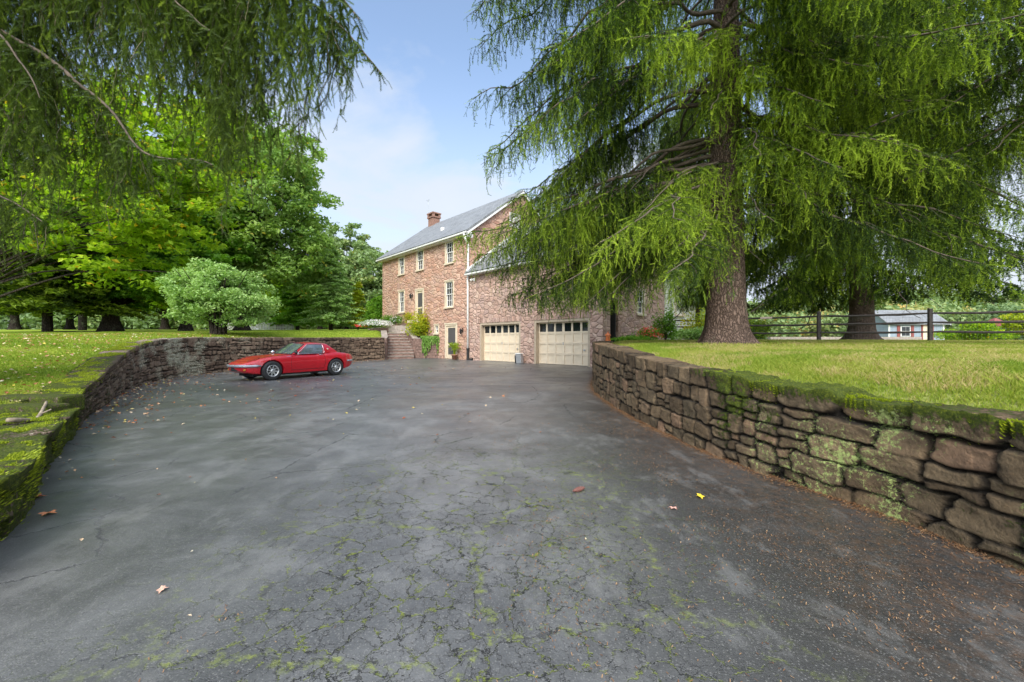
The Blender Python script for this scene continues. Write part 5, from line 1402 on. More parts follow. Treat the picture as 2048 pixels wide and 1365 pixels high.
# ------------------------------------------------------------------ the red coupe
def paint(N, p, out):
    n = N.noise(N.obj(), 2.0, 3); N.put(p.inputs['Base Color'], N.ramp(n, [(.3, (.46, .006, .014)), (.7, (.52, .010, .018))]))
    p.inputs['Roughness'].default_value = .35; p.inputs['Coat Weight'].default_value = .6; p.inputs['Coat Roughness'].default_value = .05
M['car_red'] = mat('red_paint', paint)
M['tyre'] = simple('tyre_rubber', (.022, .022, .022), .75)
M['alloy'] = simple('wheel_alloy', (.62, .62, .60), .3, metal=.75)
M['chrome'] = simple('chrome', (.75, .75, .76), .12, metal=1)
M['silver'] = simple('silver_bumper', (.34, .37, .40), .32, metal=.35, coat=.5)
M['car_glass'] = simple('car_glass', (.10, .12, .125), .03, var=.2, coat=1)
M['car_glass'].node_tree.nodes['Principled BSDF'].inputs['Specular IOR Level'].default_value = 1.0
M['amber'] = simple('amber_lens', (.6, .22, .02), .2)
M['redlens'] = simple('red_lens', (.4, .01, .01), .2)
M['dark'] = simple('dark_cavity', (.012, .012, .012), .8)

fw_, rw_ = np.array([-7.30, 12.22]), np.array([-6.17, 14.06])
hd = (fw_ - rw_); WB = np.linalg.norm(hd); hd /= WB; lf = np.array([-hd[1], hd[0]])     # left of the heading
if lf[0] < 0: lf = -lf
TRK = .62; mid = (fw_ + rw_) / 2 - lf * (TRK + .085)
K = WB / 2.13
car = empty('red_car', (mid[0], mid[1], 0), math.atan2(hd[1], hd[0]), 'small low red two door coupe with silver alloy wheels parked before the curved stone wall', 'car')
sideS = 1 if (np.array([-math.sin(car.rotation_euler.z), math.cos(car.rotation_euler.z)]) @ lf) > 0 else -1


def it(x, xs, ys):
    return np.interp(x, xs, ys)
ST = [  # x, half width, centre top, shoulder, waist, bottom
    (1.86, .10, .47, .465, .44, .40), (1.845, .26, .50, .485, .44, .355), (1.80, .40, .525, .51, .44, .305), (1.70, .53, .56, .545, .44, .25), (1.55, .615, .60, .60, .44, .21), (1.35, .665, .645, .665, .44, .185),
    (1.12, .70, .69, .715, .44, .17), (.85, .705, .735, .735, .45, .165), (.6, .70, .775, .745, .46, .165), (.35, .695, .80, .75, .47, .165), (.0, .69, .80, .755, .48, .165),
    (-.4, .695, .80, .765, .48, .165), (-.7, .705, .80, .785, .48, .17), (-1.0, .715, .80, .80, .48, .175), (-1.3, .705, .79, .79, .48, .19), (-1.5, .675, .77, .77, .48, .215),
    (-1.68, .62, .745, .74, .48, .26), (-1.80, .55, .715, .71, .48, .32), (-1.86, .46, .68, .67, .48, .37)]
ST = np.array(ST)
xs_f = np.array(sorted(set(np.round(np.concatenate([np.linspace(-1.86, 1.86, 75), ST[:, 0]]), 4))))
def st(x):
    r = ST[::-1]; return [np.interp(x, r[:, 0], r[:, k]) for k in range(1, 6)]
def section(x):
    w, c, sh, m, b = st(x)
    pts = [(0, b), (.5 * w, b), (.82 * w, b + .003), (.93 * w, b + .03), (.975 * w, b + .5 * (m - b)), (1.0 * w, m), (.992 * w, m + .35 * (sh - m)), (.965 * w, m + .66 * (sh - m)), (.915 * w, m + .90 * (sh - m)), (.84 * w, sh - .002), (.72 * w, sh + .25 * (c - sh)), (.45 * w, sh + .7 * (c - sh) + .004), (0, c + .004)]
    return pts
def smooth1(a, k=2):
    for _ in range(k): a = np.r_[a[:1], (a[:-2] + 2 * a[1:-1] + a[2:]) / 4, a[-1:]]
    return a
sec = np.array([section(x) for x in xs_f])            # (nx, 13, 2)
for j in range(sec.shape[1]):
    for k in (0, 1): sec[:, j, k] = smooth1(sec[:, j, k], 3)
nxs, nsp = sec.shape[:2]
ring = []                                             # full loop
for i in range(nxs):
    rr_ = [(xs_f[i] * K, y, z) for y, z in sec[i]] + [(xs_f[i] * K, -y, z) for y, z in sec[i][-2:0:-1]]
    ring.append(rr_)
nrg = len(ring[0])
body = MB()
Fs = []
for i in range(nxs - 1):
    for j in range(nrg): Fs.append((i * nrg + j, i * nrg + (j + 1) % nrg, (i + 1) * nrg + (j + 1) % nrg, (i + 1) * nrg + j))
Fs.append(tuple(range(nrg))[::-1]); Fs.append(tuple((nxs - 1) * nrg + j for j in range(nrg)))
body.add([p for r_ in ring for p in r_], Fs)
bo = body.build('body', M['car_red'], car, smooth=True)
bmm = bmesh.new(); bmm.from_mesh(bo.data); bmesh.ops.recalc_face_normals(bmm, faces=bmm.faces); bmm.to_mesh(bo.data); bmm.free()
FAX, RAX, WR = 1.065 * K, -1.065 * K, .292
cut = MB()
for xw in (FAX, RAX):
    for sg in (-1, 1):
        n_ = 32; R0 = .335
        V0 = [(xw + R0 * math.cos(t * 2 * math.pi / n_), sg * .44, .30 + R0 * .97 * math.sin(t * 2 * math.pi / n_)) for t in range(n_)]
        V1 = [(x, sg * .95, z) for x, y, z in V0]
        Fc = [(a_, (a_ + 1) % n_, n_ + (a_ + 1) % n_, n_ + a_) for a_ in range(n_)] + [tuple(range(n_))[::-1], tuple(range(n_, 2 * n_))]
        cut.add(V0 + V1, Fc)
co = cut.build('arch_cutter', M['dark'], None)
bmm = bmesh.new(); bmm.from_mesh(co.data); bmesh.ops.recalc_face_normals(bmm, faces=bmm.faces); bmm.to_mesh(co.data); bmm.free()
co.parent = car
md = bo.modifiers.new('arches', 'BOOLEAN'); md.operation = 'DIFFERENCE'; md.object = co; md.solver = 'EXACT'
bpy.context.view_layer.update()
ev = bo.evaluated_get(bpy.context.evaluated_depsgraph_get()); nm_ = bpy.data.meshes.new_from_object(ev)
bo.modifiers.clear(); bo.data = nm_; bpy.data.objects.remove(co)
nm_.polygons.foreach_set('use_smooth', [True] * len(nm_.polygons))
es = bo.modifiers.new('edges', 'EDGE_SPLIT'); es.split_angle = R(38)
print('car body', len(nm_.polygons))


def CB(): return MB()
def kx(P): return [(x * K, y, z) for x, y, z in P]


# cabin shell: lofted from belt to roof, windows are panes let in 6 mm proud of it
# rows: belt loop and roof loop parameterised by (x, half width)
def cab_side(u, v):
    """u 0 (windscreen base) .. 1 (rear of quarter), v 0 belt .. 1 roof edge ; side surface"""
    xb = .40 + (-1.22 - .40) * u; xt = -.10 + (-.86 + .10) * u
    x = xb + (xt - xb) * v; yb = it(xb, [-1.3, -.9, -.2, .45], [.52, .615, .635, .585]); yt = it(xt, [-.9, -.6, -.1], [.43, .485, .475])
    zb = it(xb, [-1.25, -.7, 0, .45], [.80, .785, .77, .765]); zt = 1.115 - .03 * abs(u - .35) * 1.4
    y = yb + (yt - yb) * v + .022 * math.sin(v * math.pi); z = zb + (zt - zb) * v
    return (x, y, z)
NU, NV = 16, 6
cv = CB()
def grid(mb, fn, nu, nv, flip=False):
    V = [fn(i / nu, j / nv) for i in range(nu + 1) for j in range(nv + 1)]
    Fq = []
    for i in range(nu):
        for j in range(nv):
            q_ = (i * (nv + 1) + j, (i + 1) * (nv + 1) + j, (i + 1) * (nv + 1) + j + 1, i * (nv + 1) + j + 1); Fq.append(q_ if not flip else q_[::-1])
    mb.add(kx(V), Fq)
def roof_fn(u, v):      # u along car, v across -1..1
    s_ = v * 2 - 1; x0, y0, z0 = cab_side(u, 1.0); y = y0 * s_; dome = .055 * (1 - s_ * s_) ; xo = .05 * (1 - s_ * s_) * (1 - 2 * u)
    return (x0 + xo, y, z0 + dome * (1 - .25 * abs(2 * u - 1)))
def screen_fn(u, v):    # u across, v up
    s_ = u * 2 - 1; b_, t_ = cab_side(0, v), None; x, y, z = b_
    return (x + (.12 - .07 * v) * (1 - s_ * s_), y * s_, z + (.02 + .035 * v) * (1 - s_ * s_))
def rear_fn(u, v):
    s_ = u * 2 - 1; x, y, z = cab_side(1, v)
    return (x - (.05 + .0 * v) * (1 - s_ * s_), y * s_, z + (.0 + .055 * .75 * v) * (1 - s_ * s_))
for sg in (1, -1): grid(cv, lambda u, v: (cab_side(u, v)[0], sg * cab_side(u, v)[1], cab_side(u, v)[2]), NU, NV, sg < 0)
grid(cv, roof_fn, NU, 12, True); grid(cv, screen_fn, 12, NV); grid(cv, rear_fn, 12, NV, True)
ro = cv.build('hard_roof', M['car_red'], car, smooth=True)
bmm = bmesh.new(); bmm.from_mesh(ro.data); bmesh.ops.remove_doubles(bmm, verts=bmm.verts, dist=.004); bmesh.ops.recalc_face_normals(bmm, faces=bmm.faces); bmm.to_mesh(ro.data); bmm.free()
ro.data.polygons.foreach_set('use_smooth', [True] * len(ro.data.polygons)); e_ = ro.modifiers.new('edges', 'EDGE_SPLIT'); e_.split_angle = R(50)


def patch(name, fn, u0, u1, v0, v1, nu, nv, m, off, parent=None, slant=0, thick=.004):
    """pane let into a surface: sub-range of fn pushed outward"""
    def nrm(u, v):
        a = Vector(fn(u, v)); du = Vector(fn(min(u + .01, 1.2), v)) - a; dv_ = Vector(fn(u, v + .01)) - a; n = du.cross(dv_).normalized()
        c = Vector((-.3, 0, .75)); return n if n.dot(a - c) > 0 else -n
    V = []
    for lay in (off, off - thick):
        for i in range(nu + 1):
            for j in range(nv + 1):
                v = v0 + (v1 - v0) * j / nv; u = u0 + (u1 - u0) * i / nu
                if slant: u = u + slant * (v - v0) * (i / nu)
                a = Vector(fn(u, v)) + nrm(u, v) * lay; V.append((a.x * K, a.y, a.z))
    n1 = (nu + 1) * (nv + 1); Fq = []
    for i in range(nu):
        for j in range(nv):
            q_ = (i * (nv + 1) + j, (i + 1) * (nv + 1) + j, (i + 1) * (nv + 1) + j + 1, i * (nv + 1) + j + 1); Fq += [q_, tuple(k + n1 for k in q_[::-1])]
    bd = [(i * (nv + 1), (i + 1) * (nv + 1)) for i in range(nu)] + [(i * (nv + 1) + nv, (i + 1) * (nv + 1) + nv) for i in range(nu)] + [(j, j + 1) for j in range(nv)] + [(nu * (nv + 1) + j, nu * (nv + 1) + j + 1) for j in range(nv)]
    for a_, b_2 in bd: Fq.append((a_, b_2, b_2 + n1, a_ + n1))
    mb = MB(); mb.add(V, Fq); o = mb.build(name, m, parent or car, smooth=False)
    bm_ = bmesh.new(); bm_.from_mesh(o.data); bmesh.ops.recalc_face_normals(bm_, faces=bm_.faces); bm_.to_mesh(o.data); bm_.free(); return o


def outline(fn, u0, u1, v0, v1, off, slant=0, n=10):
    P = []
    def pt(u, v):
        uu = u + (slant * (v - v0) * ((u - u0) / (u1 - u0)) if slant else 0)
        a = Vector(fn(uu, v)); c = Vector((-.3, 0, .6)); d = (a - c).normalized(); a = a + d * off; return (a.x * K, a.y, a.z)
    for i in range(n): P.append(pt(u0 + (u1 - u0) * i / n, v0))
    for i in range(n // 2): P.append(pt(u1, v0 + (v1 - v0) * i / (n // 2)))
    for i in range(n): P.append(pt(u1 + (u0 - u1) * i / n, v1))
    for i in range(n // 2 + 1): P.append(pt(u0, v1 + (v0 - v1) * i / (n // 2)))
    return P


ws = patch('windscreen', screen_fn, .07, .93, .04, .90, 12, 6, M['car_glass'], .008)
f = MB(); f.tube(outline(screen_fn, .05, .95, .01, .94, .012), .011, 6); f.build('windscreen_seal', M['black'], ws, smooth=True)
rg_ = patch('rear_window', rear_fn, .12, .88, .12, .86, 10, 5, M['car_glass'], .008)
for sg in (1, -1):
    sf = (lambda q_: lambda u, v: (cab_side(u, v)[0], q_ * cab_side(u, v)[1], cab_side(u, v)[2]))(sg)
    sw_ = patch('side_window', sf, .10, .62, .06, .88, 10, 5, M['car_glass'], .008, slant=.06)
    f = MB(); f.tube(outline(sf, .07, .645, .02, .93, .008, slant=.06), .010, 6); f.build('window_frame', M['chrome'], sw_, smooth=True)
    f = MB(); x, y, z = cab_side(.80, .45); f.tube([(x * K, sg * (y - .01), z), (x * K, sg * (y + .012), z + .003)], .028, 12); f.build('pillar_badge', M['cream'], car)


def surf(x, j):
    """point of the body surface: station x, section row j (float)"""
    i = np.interp(x, xs_f, np.arange(nxs)); i0 = int(min(i, nxs - 2)); fi = i - i0; j0 = int(min(j, nsp - 2)); fj = j - j0
    s0 = sec[i0, j0] * (1 - fj) + sec[i0, j0 + 1] * fj; s1 = sec[i0 + 1, j0] * (1 - fj) + sec[i0 + 1, j0 + 1] * fj; q_ = s0 * (1 - fi) + s1 * fi
    return q_
def line_on(name, pts, r, m, off=.002, both=True, n=5):
    out = []
    for sg in ((1, -1) if both else (1,)):
        P = []
        for x, j in pts:
            y, z = surf(x, j); nn = math.hypot(y, max(z - .4, .0) + .02); P.append((x * K, sg * (y + off * y / nn), z + off * max(z - .4, 0) / nn))
        f = MB(); f.tube(P, r, n); out.append(f.build(name, m, car, smooth=True))
    return out
# shut lines, sill, trims
line_on('door_seam', [(.48, 4), (.50, 5), (.50, 6), (.47, 7), (.44, 8), (.42, 9)], .004, M['dark'])
line_on('door_seam', [(-.62, 4), (-.66, 5), (-.66, 6), (-.64, 7), (-.62, 8), (-.60, 9)], .004, M['dark'])
line_on('sill_seam', [(x, 3.7) for x in np.linspace(.5, -.62, 10)], .005, M['dark'])
line_on('bonnet_seam', [(x, 10.2) for x in np.linspace(1.35, .52, 12)], .003, M['dark'])
for sg in (1, -1):
    P = []
    for a_ in np.linspace(0, 2 * math.pi, 22):      # lids of the pop-up lamps
        x = 1.47 + .15 * math.cos(a_); j = 10.1 + .75 * math.sin(a_); y, z = surf(x, j); P.append((x * K, sg * y, z + .002))
    f = MB(); f.tube(P, .004, 5); f.build('headlight_lid', M['dark'], car, smooth=True)
    y, z = surf(-.50, 8.0); f = MB(); f.tube([(-.46 * K, sg * (y + .005), z), (-.48 * K, sg * (y + .03), z), (-.57 * K, sg * (y + .03), z + .003), (-.59 * K, sg * (y + .005), z)], .010, 6); f.build('door_handle', M['chrome'], car, smooth=True)
    y, z = surf(.34, 8.4); f = MB(); f.tube([(.34 * K, sg * y, z - .01), (.35 * K, sg * (y + .07), z + .07)], .008, 6); f.tube([(.33 * K, sg * (y + .085), z + .10), (.37 * K, sg * (y + .085), z + .10), (.41 * K, sg * (y + .085), z + .10)], [.055, .050, .015], 12); f.build('door_mirror', M['black' if sg * sideS > 0 else 'chrome'], car, smooth=True)
    f = MB(); f.tube([(1.72 * K, sg * .46, .34), (1.77 * K, sg * .45, .34)], .032, 10); f.build('indicator', M['amber'], car)
    f = MB(); f.tube([(-1.80 * K, sg * .40, .58), (-1.885 * K, sg * .40, .58)], .055, 14); f.build('tail_lamp', M['redlens'], car)
    y0, z0 = surf(.35, 7.9); f = MB(); P = [(x_ * K, sg * (surf(x_, 7.9)[0] + .003), surf(x_, 7.9)[1]) for x_ in (.62, .55, .48)]; f.tube(P, .008, 5); f.build('wing_badge', M['chrome'], car)
# bumpers following the plan of nose and tail
def bumper(xs_, zc_, hh, depth):
    loopP = []
    for x in xs_: w = st(x)[0]; loopP.append((x, w))
    full = [(x, w) for x, w in loopP] + [(x, -w) for x, w in loopP[::-1]]
    V = []; n = len(full)
    for i, (x, w) in enumerate(full):
        t_ = i / (n - 1); hz_ = hh * (1 if .04 < t_ < .96 else .55)
        a = np.array(full[min(i + 1, n - 1)]) - np.array(full[max(i - 1, 0)]); nn = np.array([a[1], -a[0]]) / (np.linalg.norm(a) + 1e-9)
        if nn @ np.array([x, w]) < 0: nn = -nn
        for dz, dp in ((-hz_, .002), (-hz_ * .6, depth * .8), (0, depth), (hz_ * .6, depth * .8), (hz_, .002), (0, -.02)): V.append(((x + nn[0] * dp) * K, w + nn[1] * dp, zc_(x) + dz))
    Fq = [(i * 6 + j, i * 6 + (j + 1) % 6, (i + 1) * 6 + (j + 1) % 6, (i + 1) * 6 + j) for i in range(n - 1) for j in range(6)] + [tuple(range(6)), tuple((n - 1) * 6 + j for j in range(6))]
    mb = MB(); mb.add(V, Fq); o = mb.build('bumper', M['silver'], car, smooth=True)
    bm_ = bmesh.new(); bm_.from_mesh(o.data); bmesh.ops.recalc_face_normals(bm_, faces=bm_.faces); bm_.to_mesh(o.data); bm_.free(); return o
bumper([1.38, 1.5, 1.6, 1.7, 1.76, 1.80, 1.83, 1.85, 1.86], lambda x: .452, .042, .045)
bumper([-1.50, -1.6, -1.7, -1.77, -1.82, -1.85, -1.86], lambda x: .50, .032, .035)
# mouth
V = []
for i in range(17):
    a_ = -1 + i / 8; y = a_ * .30; hh_ = .052 * math.sqrt(max(0, 1 - a_ * a_)) + .002; x = 1.868 - .14 * abs(a_) ** 2.2
    V += [(x * K, y, .355 - hh_), (x * K, y, .355 + hh_)]
mo = MB(); mo.add(V + [(x - .06, y, z) for x, y, z in V], [(2 * i, 2 * i + 2, 2 * i + 3, 2 * i + 1) for i in range(16)] + [(34 + 2 * i + 1, 34 + 2 * i + 3, 34 + 2 * i + 2, 34 + 2 * i) for i in range(16)] + [(2 * i, 2 * i + 34, 2 * i + 36, 2 * i + 2) for i in range(16)] + [(2 * i + 1, 2 * i + 3, 2 * i + 37, 2 * i + 35) for i in range(16)])
mo.build('air_intake', M['dark'], car)
f = MB()
for s_ in (-.28, .12): f.tube([(.52 * K, s_, .815), (.36 * K, s_ + .17, .865), (.30 * K, s_ + .22, .90)], .006, 5)
f.build('wiper', M['black'], car)


def wheel(xw, sg):
    w_ = empty('wheel', (xw, sg * (TRK + .0), WR * .995)); w_.parent = car
    prof = [(.175, -.085), (.20, -.09), (.255, -.085), (.285, -.07), (.292, -.045), (.292, .045), (.285, .07), (.255, .088), (.20, .092), (.178, .082), (.170, .05), (.170, -.05)]
    n = 40; V = []; 
    for t in range(n):
        a_ = t * 2 * math.pi / n
        for r_, y in prof: V.append((r_ * math.cos(a_), y, r_ * math.sin(a_)))
    m_ = len(prof); Fq = [(t * m_ + j, t * m_ + (j + 1) % m_, ((t + 1) % n) * m_ + (j + 1) % m_, ((t + 1) % n) * m_ + j) for t in range(n) for j in range(m_)]
    mb = MB(); mb.add(V, Fq); ty = mb.build('tyre', M['tyre'], w_, smooth=True)
    rim = MB(); prof = [(.180, .086), (.186, .076), (.168, .070), (.160, .04), (.160, -.05), (.152, -.05), (.152, .04), (.158, .072), (.172, .090)]
    V = []; m_ = len(prof)
    for t in range(n):
        a_ = t * 2 * math.pi / n
        for r_, y in prof: V.append((r_ * math.cos(a_), sg * y, r_ * math.sin(a_)))
    rim.add(V, [(t * m_ + j, t * m_ + (j + 1) % m_, ((t + 1) % n) * m_ + (j + 1) % m_, ((t + 1) % n) * m_ + j) for t in range(n) for j in range(m_)])
    for k in range(8):
        a_ = k * math.pi / 4 + .2; c, s_ = math.cos(a_), math.sin(a_); tx, tz = -s_, c
        P = []
        for r_, hw, y in ((.03, .022, .058), (.16, .017, .066)):
            for e, yy in ((-1, y), (1, y), (1, y - .03), (-1, y - .03)): P.append((c * r_ + tx * hw * e, sg * yy, s_ * r_ + tz * hw * e))
        rim.add(P, [(0, 1, 2, 3), (7, 6, 5, 4), (0, 4, 5, 1), (1, 5, 6, 2), (2, 6, 7, 3), (3, 7, 4, 0)])
    rim.tube([(0, sg * .02, 0), (0, sg * .064, 0), (0, sg * .078, 0)], [.055, .05, .03], 16)
    rm = rim.build('rim', M['alloy'], w_, smooth=False)
    bm_ = bmesh.new(); bm_.from_mesh(rm.data); bmesh.ops.recalc_face_normals(bm_, faces=bm_.faces); bm_.to_mesh(rm.data); bm_.free()
    d_ = MB(); d_.tube([(0, sg * -.05, 0), (0, sg * .012, 0)], .16, 24); d_.build('brake_disc', M['dark'], w_)
for xw in (FAX, RAX):
    for sg in (1, -1): wheel(xw, sg)
f = MB(); f.box(-1.5 * K, 1.5 * K, -.40, .40, .13, .30); f.box(-.72 * K, .72 * K, -.6, .6, .14, .2); f.build('underbody', M['dark'], car)

# ------------------------------------------------------------------ rail fence
def groundz(x, y): return float(H(np.array([x]), np.array([y]))[0])
fence = empty('rail_fence', (14.5, 18.9, 1.2), 0, 'dark weathered three rail fence with wire mesh running behind the big spruces', 'fence')
fi = Matrix.Translation(fence.location).inverted()
fposts = [(11.9, 21.0), (14.5, 18.9), (17.35, 16.6), (20.2, 14.3), (23.0, 12.0)]
fposts = [(9.3, 23.1)] + fposts
rf_ = random.Random(8)
def fadd(mb, name, m, sm=False, bevel=0): o = mb.build(name, m, fence, smooth=sm, bevel=bevel); o.matrix_parent_inverse = fi; return o
for x, y in fposts:
    z = groundz(x, y) - .05; f = MB(); a_ = .65
    P = [(x - .075, y - .05, z), (x + .075, y - .05, z), (x + .075, y + .05, z), (x - .075, y + .05, z)]
    hh = 1.42 + rf_.uniform(0, .1); f.hexa(P + [(q_[0] * 1, q_[1], z + hh + rf_.uniform(-.02, .02)) for q_ in P]); fadd(f, 'post', M['wood_fence'], bevel=.012)
for (x0, y0), (x1, y1) in zip(fposts, fposts[1:]):
    for k, hz_ in enumerate((.42, .80, 1.18)):
        z0, z1 = groundz(x0, y0) + hz_, groundz(x1, y1) + hz_; n = 9; P = []
        for i in range(n):
            u_ = i / (n - 1); P.append((x0 + (x1 - x0) * u_, y0 + (y1 - y0) * u_, z0 + (z1 - z0) * u_ - .03 * math.sin(u_ * math.pi) + rf_.uniform(-.012, .012) + (k % 2) * .01))
        f = MB(); V, Q = tube_np(np.array(P), np.array([.035] + [.052 + rf_.uniform(-.008, .008) for _ in range(n - 2)] + [.035]), 6); f.add(V.tolist(), [tuple(q_) for q_ in Q] + [tuple(range(5, -1, -1)), tuple(range(len(V) - 6, len(V)))])
        fadd(f, 'rail', M['wood_fence'])
wm = MB()
for (x0, y0), (x1, y1) in zip(fposts[1:], fposts[2:]):
    L = math.hypot(x1 - x0, y1 - y0); nn = int(L / .1); ox, oy = .06, .07
    for i in range(nn + 1):
        u_ = i / nn; x, y = x0 + (x1 - x0) * u_ + ox, y0 + (y1 - y0) * u_ + oy; z = groundz(x, y); wm.tube([(x, y, z), (x, y, z + 1.12)], .0022, 3, cap=False)
    for j in range(12):
        z0, z1 = groundz(x0, y0) + .03 + j * .1, groundz(x1, y1) + .03 + j * .1; wm.tube([(x0 + ox, y0 + oy, z0), (x1 + ox, y1 + oy, z1)], .0022, 3, cap=False)
fadd(wm, 'wire_mesh', M['wire'])
x, y = 12.85, 20.23; z = groundz(x, y) + 1.17; f = MB(); f.hexa([(x - .22, y + .10, z - .045), (x + .17, y - .22, z - .045), (x + .175, y - .20, z - .045), (x - .215, y + .12, z - .045), (x - .22, y + .10, z + .05), (x + .17, y - .22, z + .05), (x + .175, y - .20, z + .05), (x - .215, y + .12, z + .05)])
fadd(f, 'notice_plate', simple('faded_sign', (.55, .42, .36), .6))

# ------------------------------------------------------------------ blue garden building far beyond the fence
SY = 62.0
def S(px, py, dy=0): return at(px, py, SY + dy)
bx0, bx1 = (1777 - CX) / F * SY, (1862 - CX) / F * SY; bxr = (1893 - CX) / F * (SY - 0)
shed = empty('garden_house', (bx0, SY, 1.1), 0, 'small blue boarded garden house with grey roof and red shutters', 'shed')
si = Matrix.Translation(shed.location).inverted()
def sadd(mb, name, m, par=None): o = mb.build(name, m, par or shed); (setattr(o, 'matrix_parent_inverse', si) if par is None else None); return o
zb, ze, zr = 1.15, 4.1, 6.0; D = 5.0; xe = bx0 + 8.6
f = MB(); f.box(bx0, xe, SY, SY + D, zb, ze); f.add([(xe, SY, ze), (xe, SY + D, ze), (xe, SY + D / 2, zr)], [(0, 1, 2)]); f.add([(bx0, SY, ze), (bx0, SY + D, ze), (bx0, SY + D / 2, zr)], [(2, 1, 0)]); sadd(f, 'wall', M['blue'])
f = MB()
for i in range(0, 18): x_ = xe + .001; f.box(xe + .003, xe + .03, SY + i * D / 17 - .03, SY + i * D / 17 + .03, zb, ze)
sadd(f, 'batten', M['blue'])
f = MB()
for s0, s1 in ((SY - .5, SY + D / 2), (SY + D + .5, SY + D / 2)):
    z0 = ze - .5 * (zr - ze) / (D / 2); P = [(bx0 - .5, s0, z0), (xe + .5, s0, z0), (xe + .5, s1, zr + .03), (bx0 - .5, s1, zr + .03)]
    if s0 > s1: P = P[::-1]
    f.hexa(P + [(a, b, c + .16) for a, b, c in P])
sadd(f, 'roof', M['roof'])
f = MB()
for s0, s1 in ((SY - .5, SY + D / 2), (SY + D + .5, SY + D / 2)):
    z0 = ze - .5 * (zr - ze) / (D / 2); f.hexa([(xe + .5, s0, z0 - .1), (xe + .56, s0, z0 - .1), (xe + .56, s1, zr - .08), (xe + .5, s1, zr - .08), (xe + .5, s0, z0 + .14), (xe + .56, s0, z0 + .14), (xe + .56, s1, zr + .16), (xe + .5, s1, zr + .16)])
sadd(f, 'bargeboard', M['white'])
wi = MB(); wx = bx0 + 2.6; wi.box(wx - .75, wx + .75, SY - .06, SY - .003, 1.9, 3.5); wf = sadd(wi, 'window', M['white'])
gp = MB()
for a_ in (-.62, .03):
    for b_2 in (2.0, 2.75): gp.box(wx + a_, wx + a_ + .6, SY - .09, SY - .062, b_2, b_2 + .65)
o = gp.build('pane', M['glass'], wf)
for sx_ in (wx - 1.3, wx + .85): f = MB(); f.box(sx_, sx_ + .45, SY - .08, SY - .003, 1.8, 3.6); sadd(f, 'shutter', M['redtrim'])
dx = bx0 + 6.0; f = MB(); f.box(dx - .95, dx - .7, SY - .08, SY - .003, zb, 3.6); f.box(dx + .7, dx + .95, SY - .08, SY - .003, zb, 3.6); f.box(dx - .95, dx + .95, SY - .085, SY - .003, 3.6, 3.85); sadd(f, 'door_frame', M['redtrim'])
f = MB(); f.box(dx - .7, dx + .7, SY - .05, SY - .003, zb, 3.6); sadd(f, 'door', M['cream'])
f = MB(); f.box(bx0 - .02, bx0 + .2, SY - .04, SY - .004, zb, ze); f.box(xe - .2, xe + .02, SY - .04, SY - .004, zb, ze); sadd(f, 'corner_board', M['white'])
# red topped bird table / small structure and low wall by it
bt = empty('bird_house', ((1990 - CX) / F * 40, 40, 1.2), 0, 'small red roofed bird house on a post right of the blue garden house', 'bird house')
f = MB(); f.tube([(0, 0, 0), (0, 0, 1.5)], .06, 8); f.build('post', M['wood_fence'], bt)
f = MB(); f.box(-.3, .3, -.25, .25, 1.5, 1.9); f.build('box', M['redtrim'], bt)
f = MB(); f.hexa([(-.55, -.4, 1.9), (.55, -.4, 1.9), (.55, .4, 1.9), (-.55, .4, 1.9), (-.05, -.05, 2.3), (.05, -.05, 2.3), (.05, .05, 2.3), (-.05, .05, 2.3)]); f.build('roof', M['redtrim'], bt)

# picket fence beyond the lawn
pf = empty('picket_fence', (-22, 40, 2.2), 0, 'weathered wooden picket fence behind the oak trunk', 'fence'); pi_ = Matrix.Translation(pf.location).inverted()
f = MB(); x0, x1 = (440 - CX) / F * 42, (588 - CX) / F * 42; n = int((x1 - x0) / .16)
for i in range(n):
    x = x0 + (x1 - x0) * i / n; y = 42; z = groundz(x, y); f.box(x, x + .09, y - .012, y + .012, z, z + .82 + rf_.uniform(-.04, .04))
o = f.build('pickets', M['picket'], pf); o.matrix_parent_inverse = pi_
for hh in (.25, .65):
    f = MB(); f.hexa([(x0, 42.014, groundz(x0, 42) + hh), (x1, 42.014, groundz(x1, 42) + hh), (x1, 42.05, groundz(x1, 42) + hh), (x0, 42.05, groundz(x0, 42) + hh)] + [(x0, 42.014, groundz(x0, 42) + hh + .08), (x1, 42.014, groundz(x1, 42) + hh + .08), (x1, 42.05, groundz(x1, 42) + hh + .08), (x0, 42.05, groundz(x0, 42) + hh + .08)])
    o = f.build('rail', M['picket'], pf); o.matrix_parent_inverse = pi_


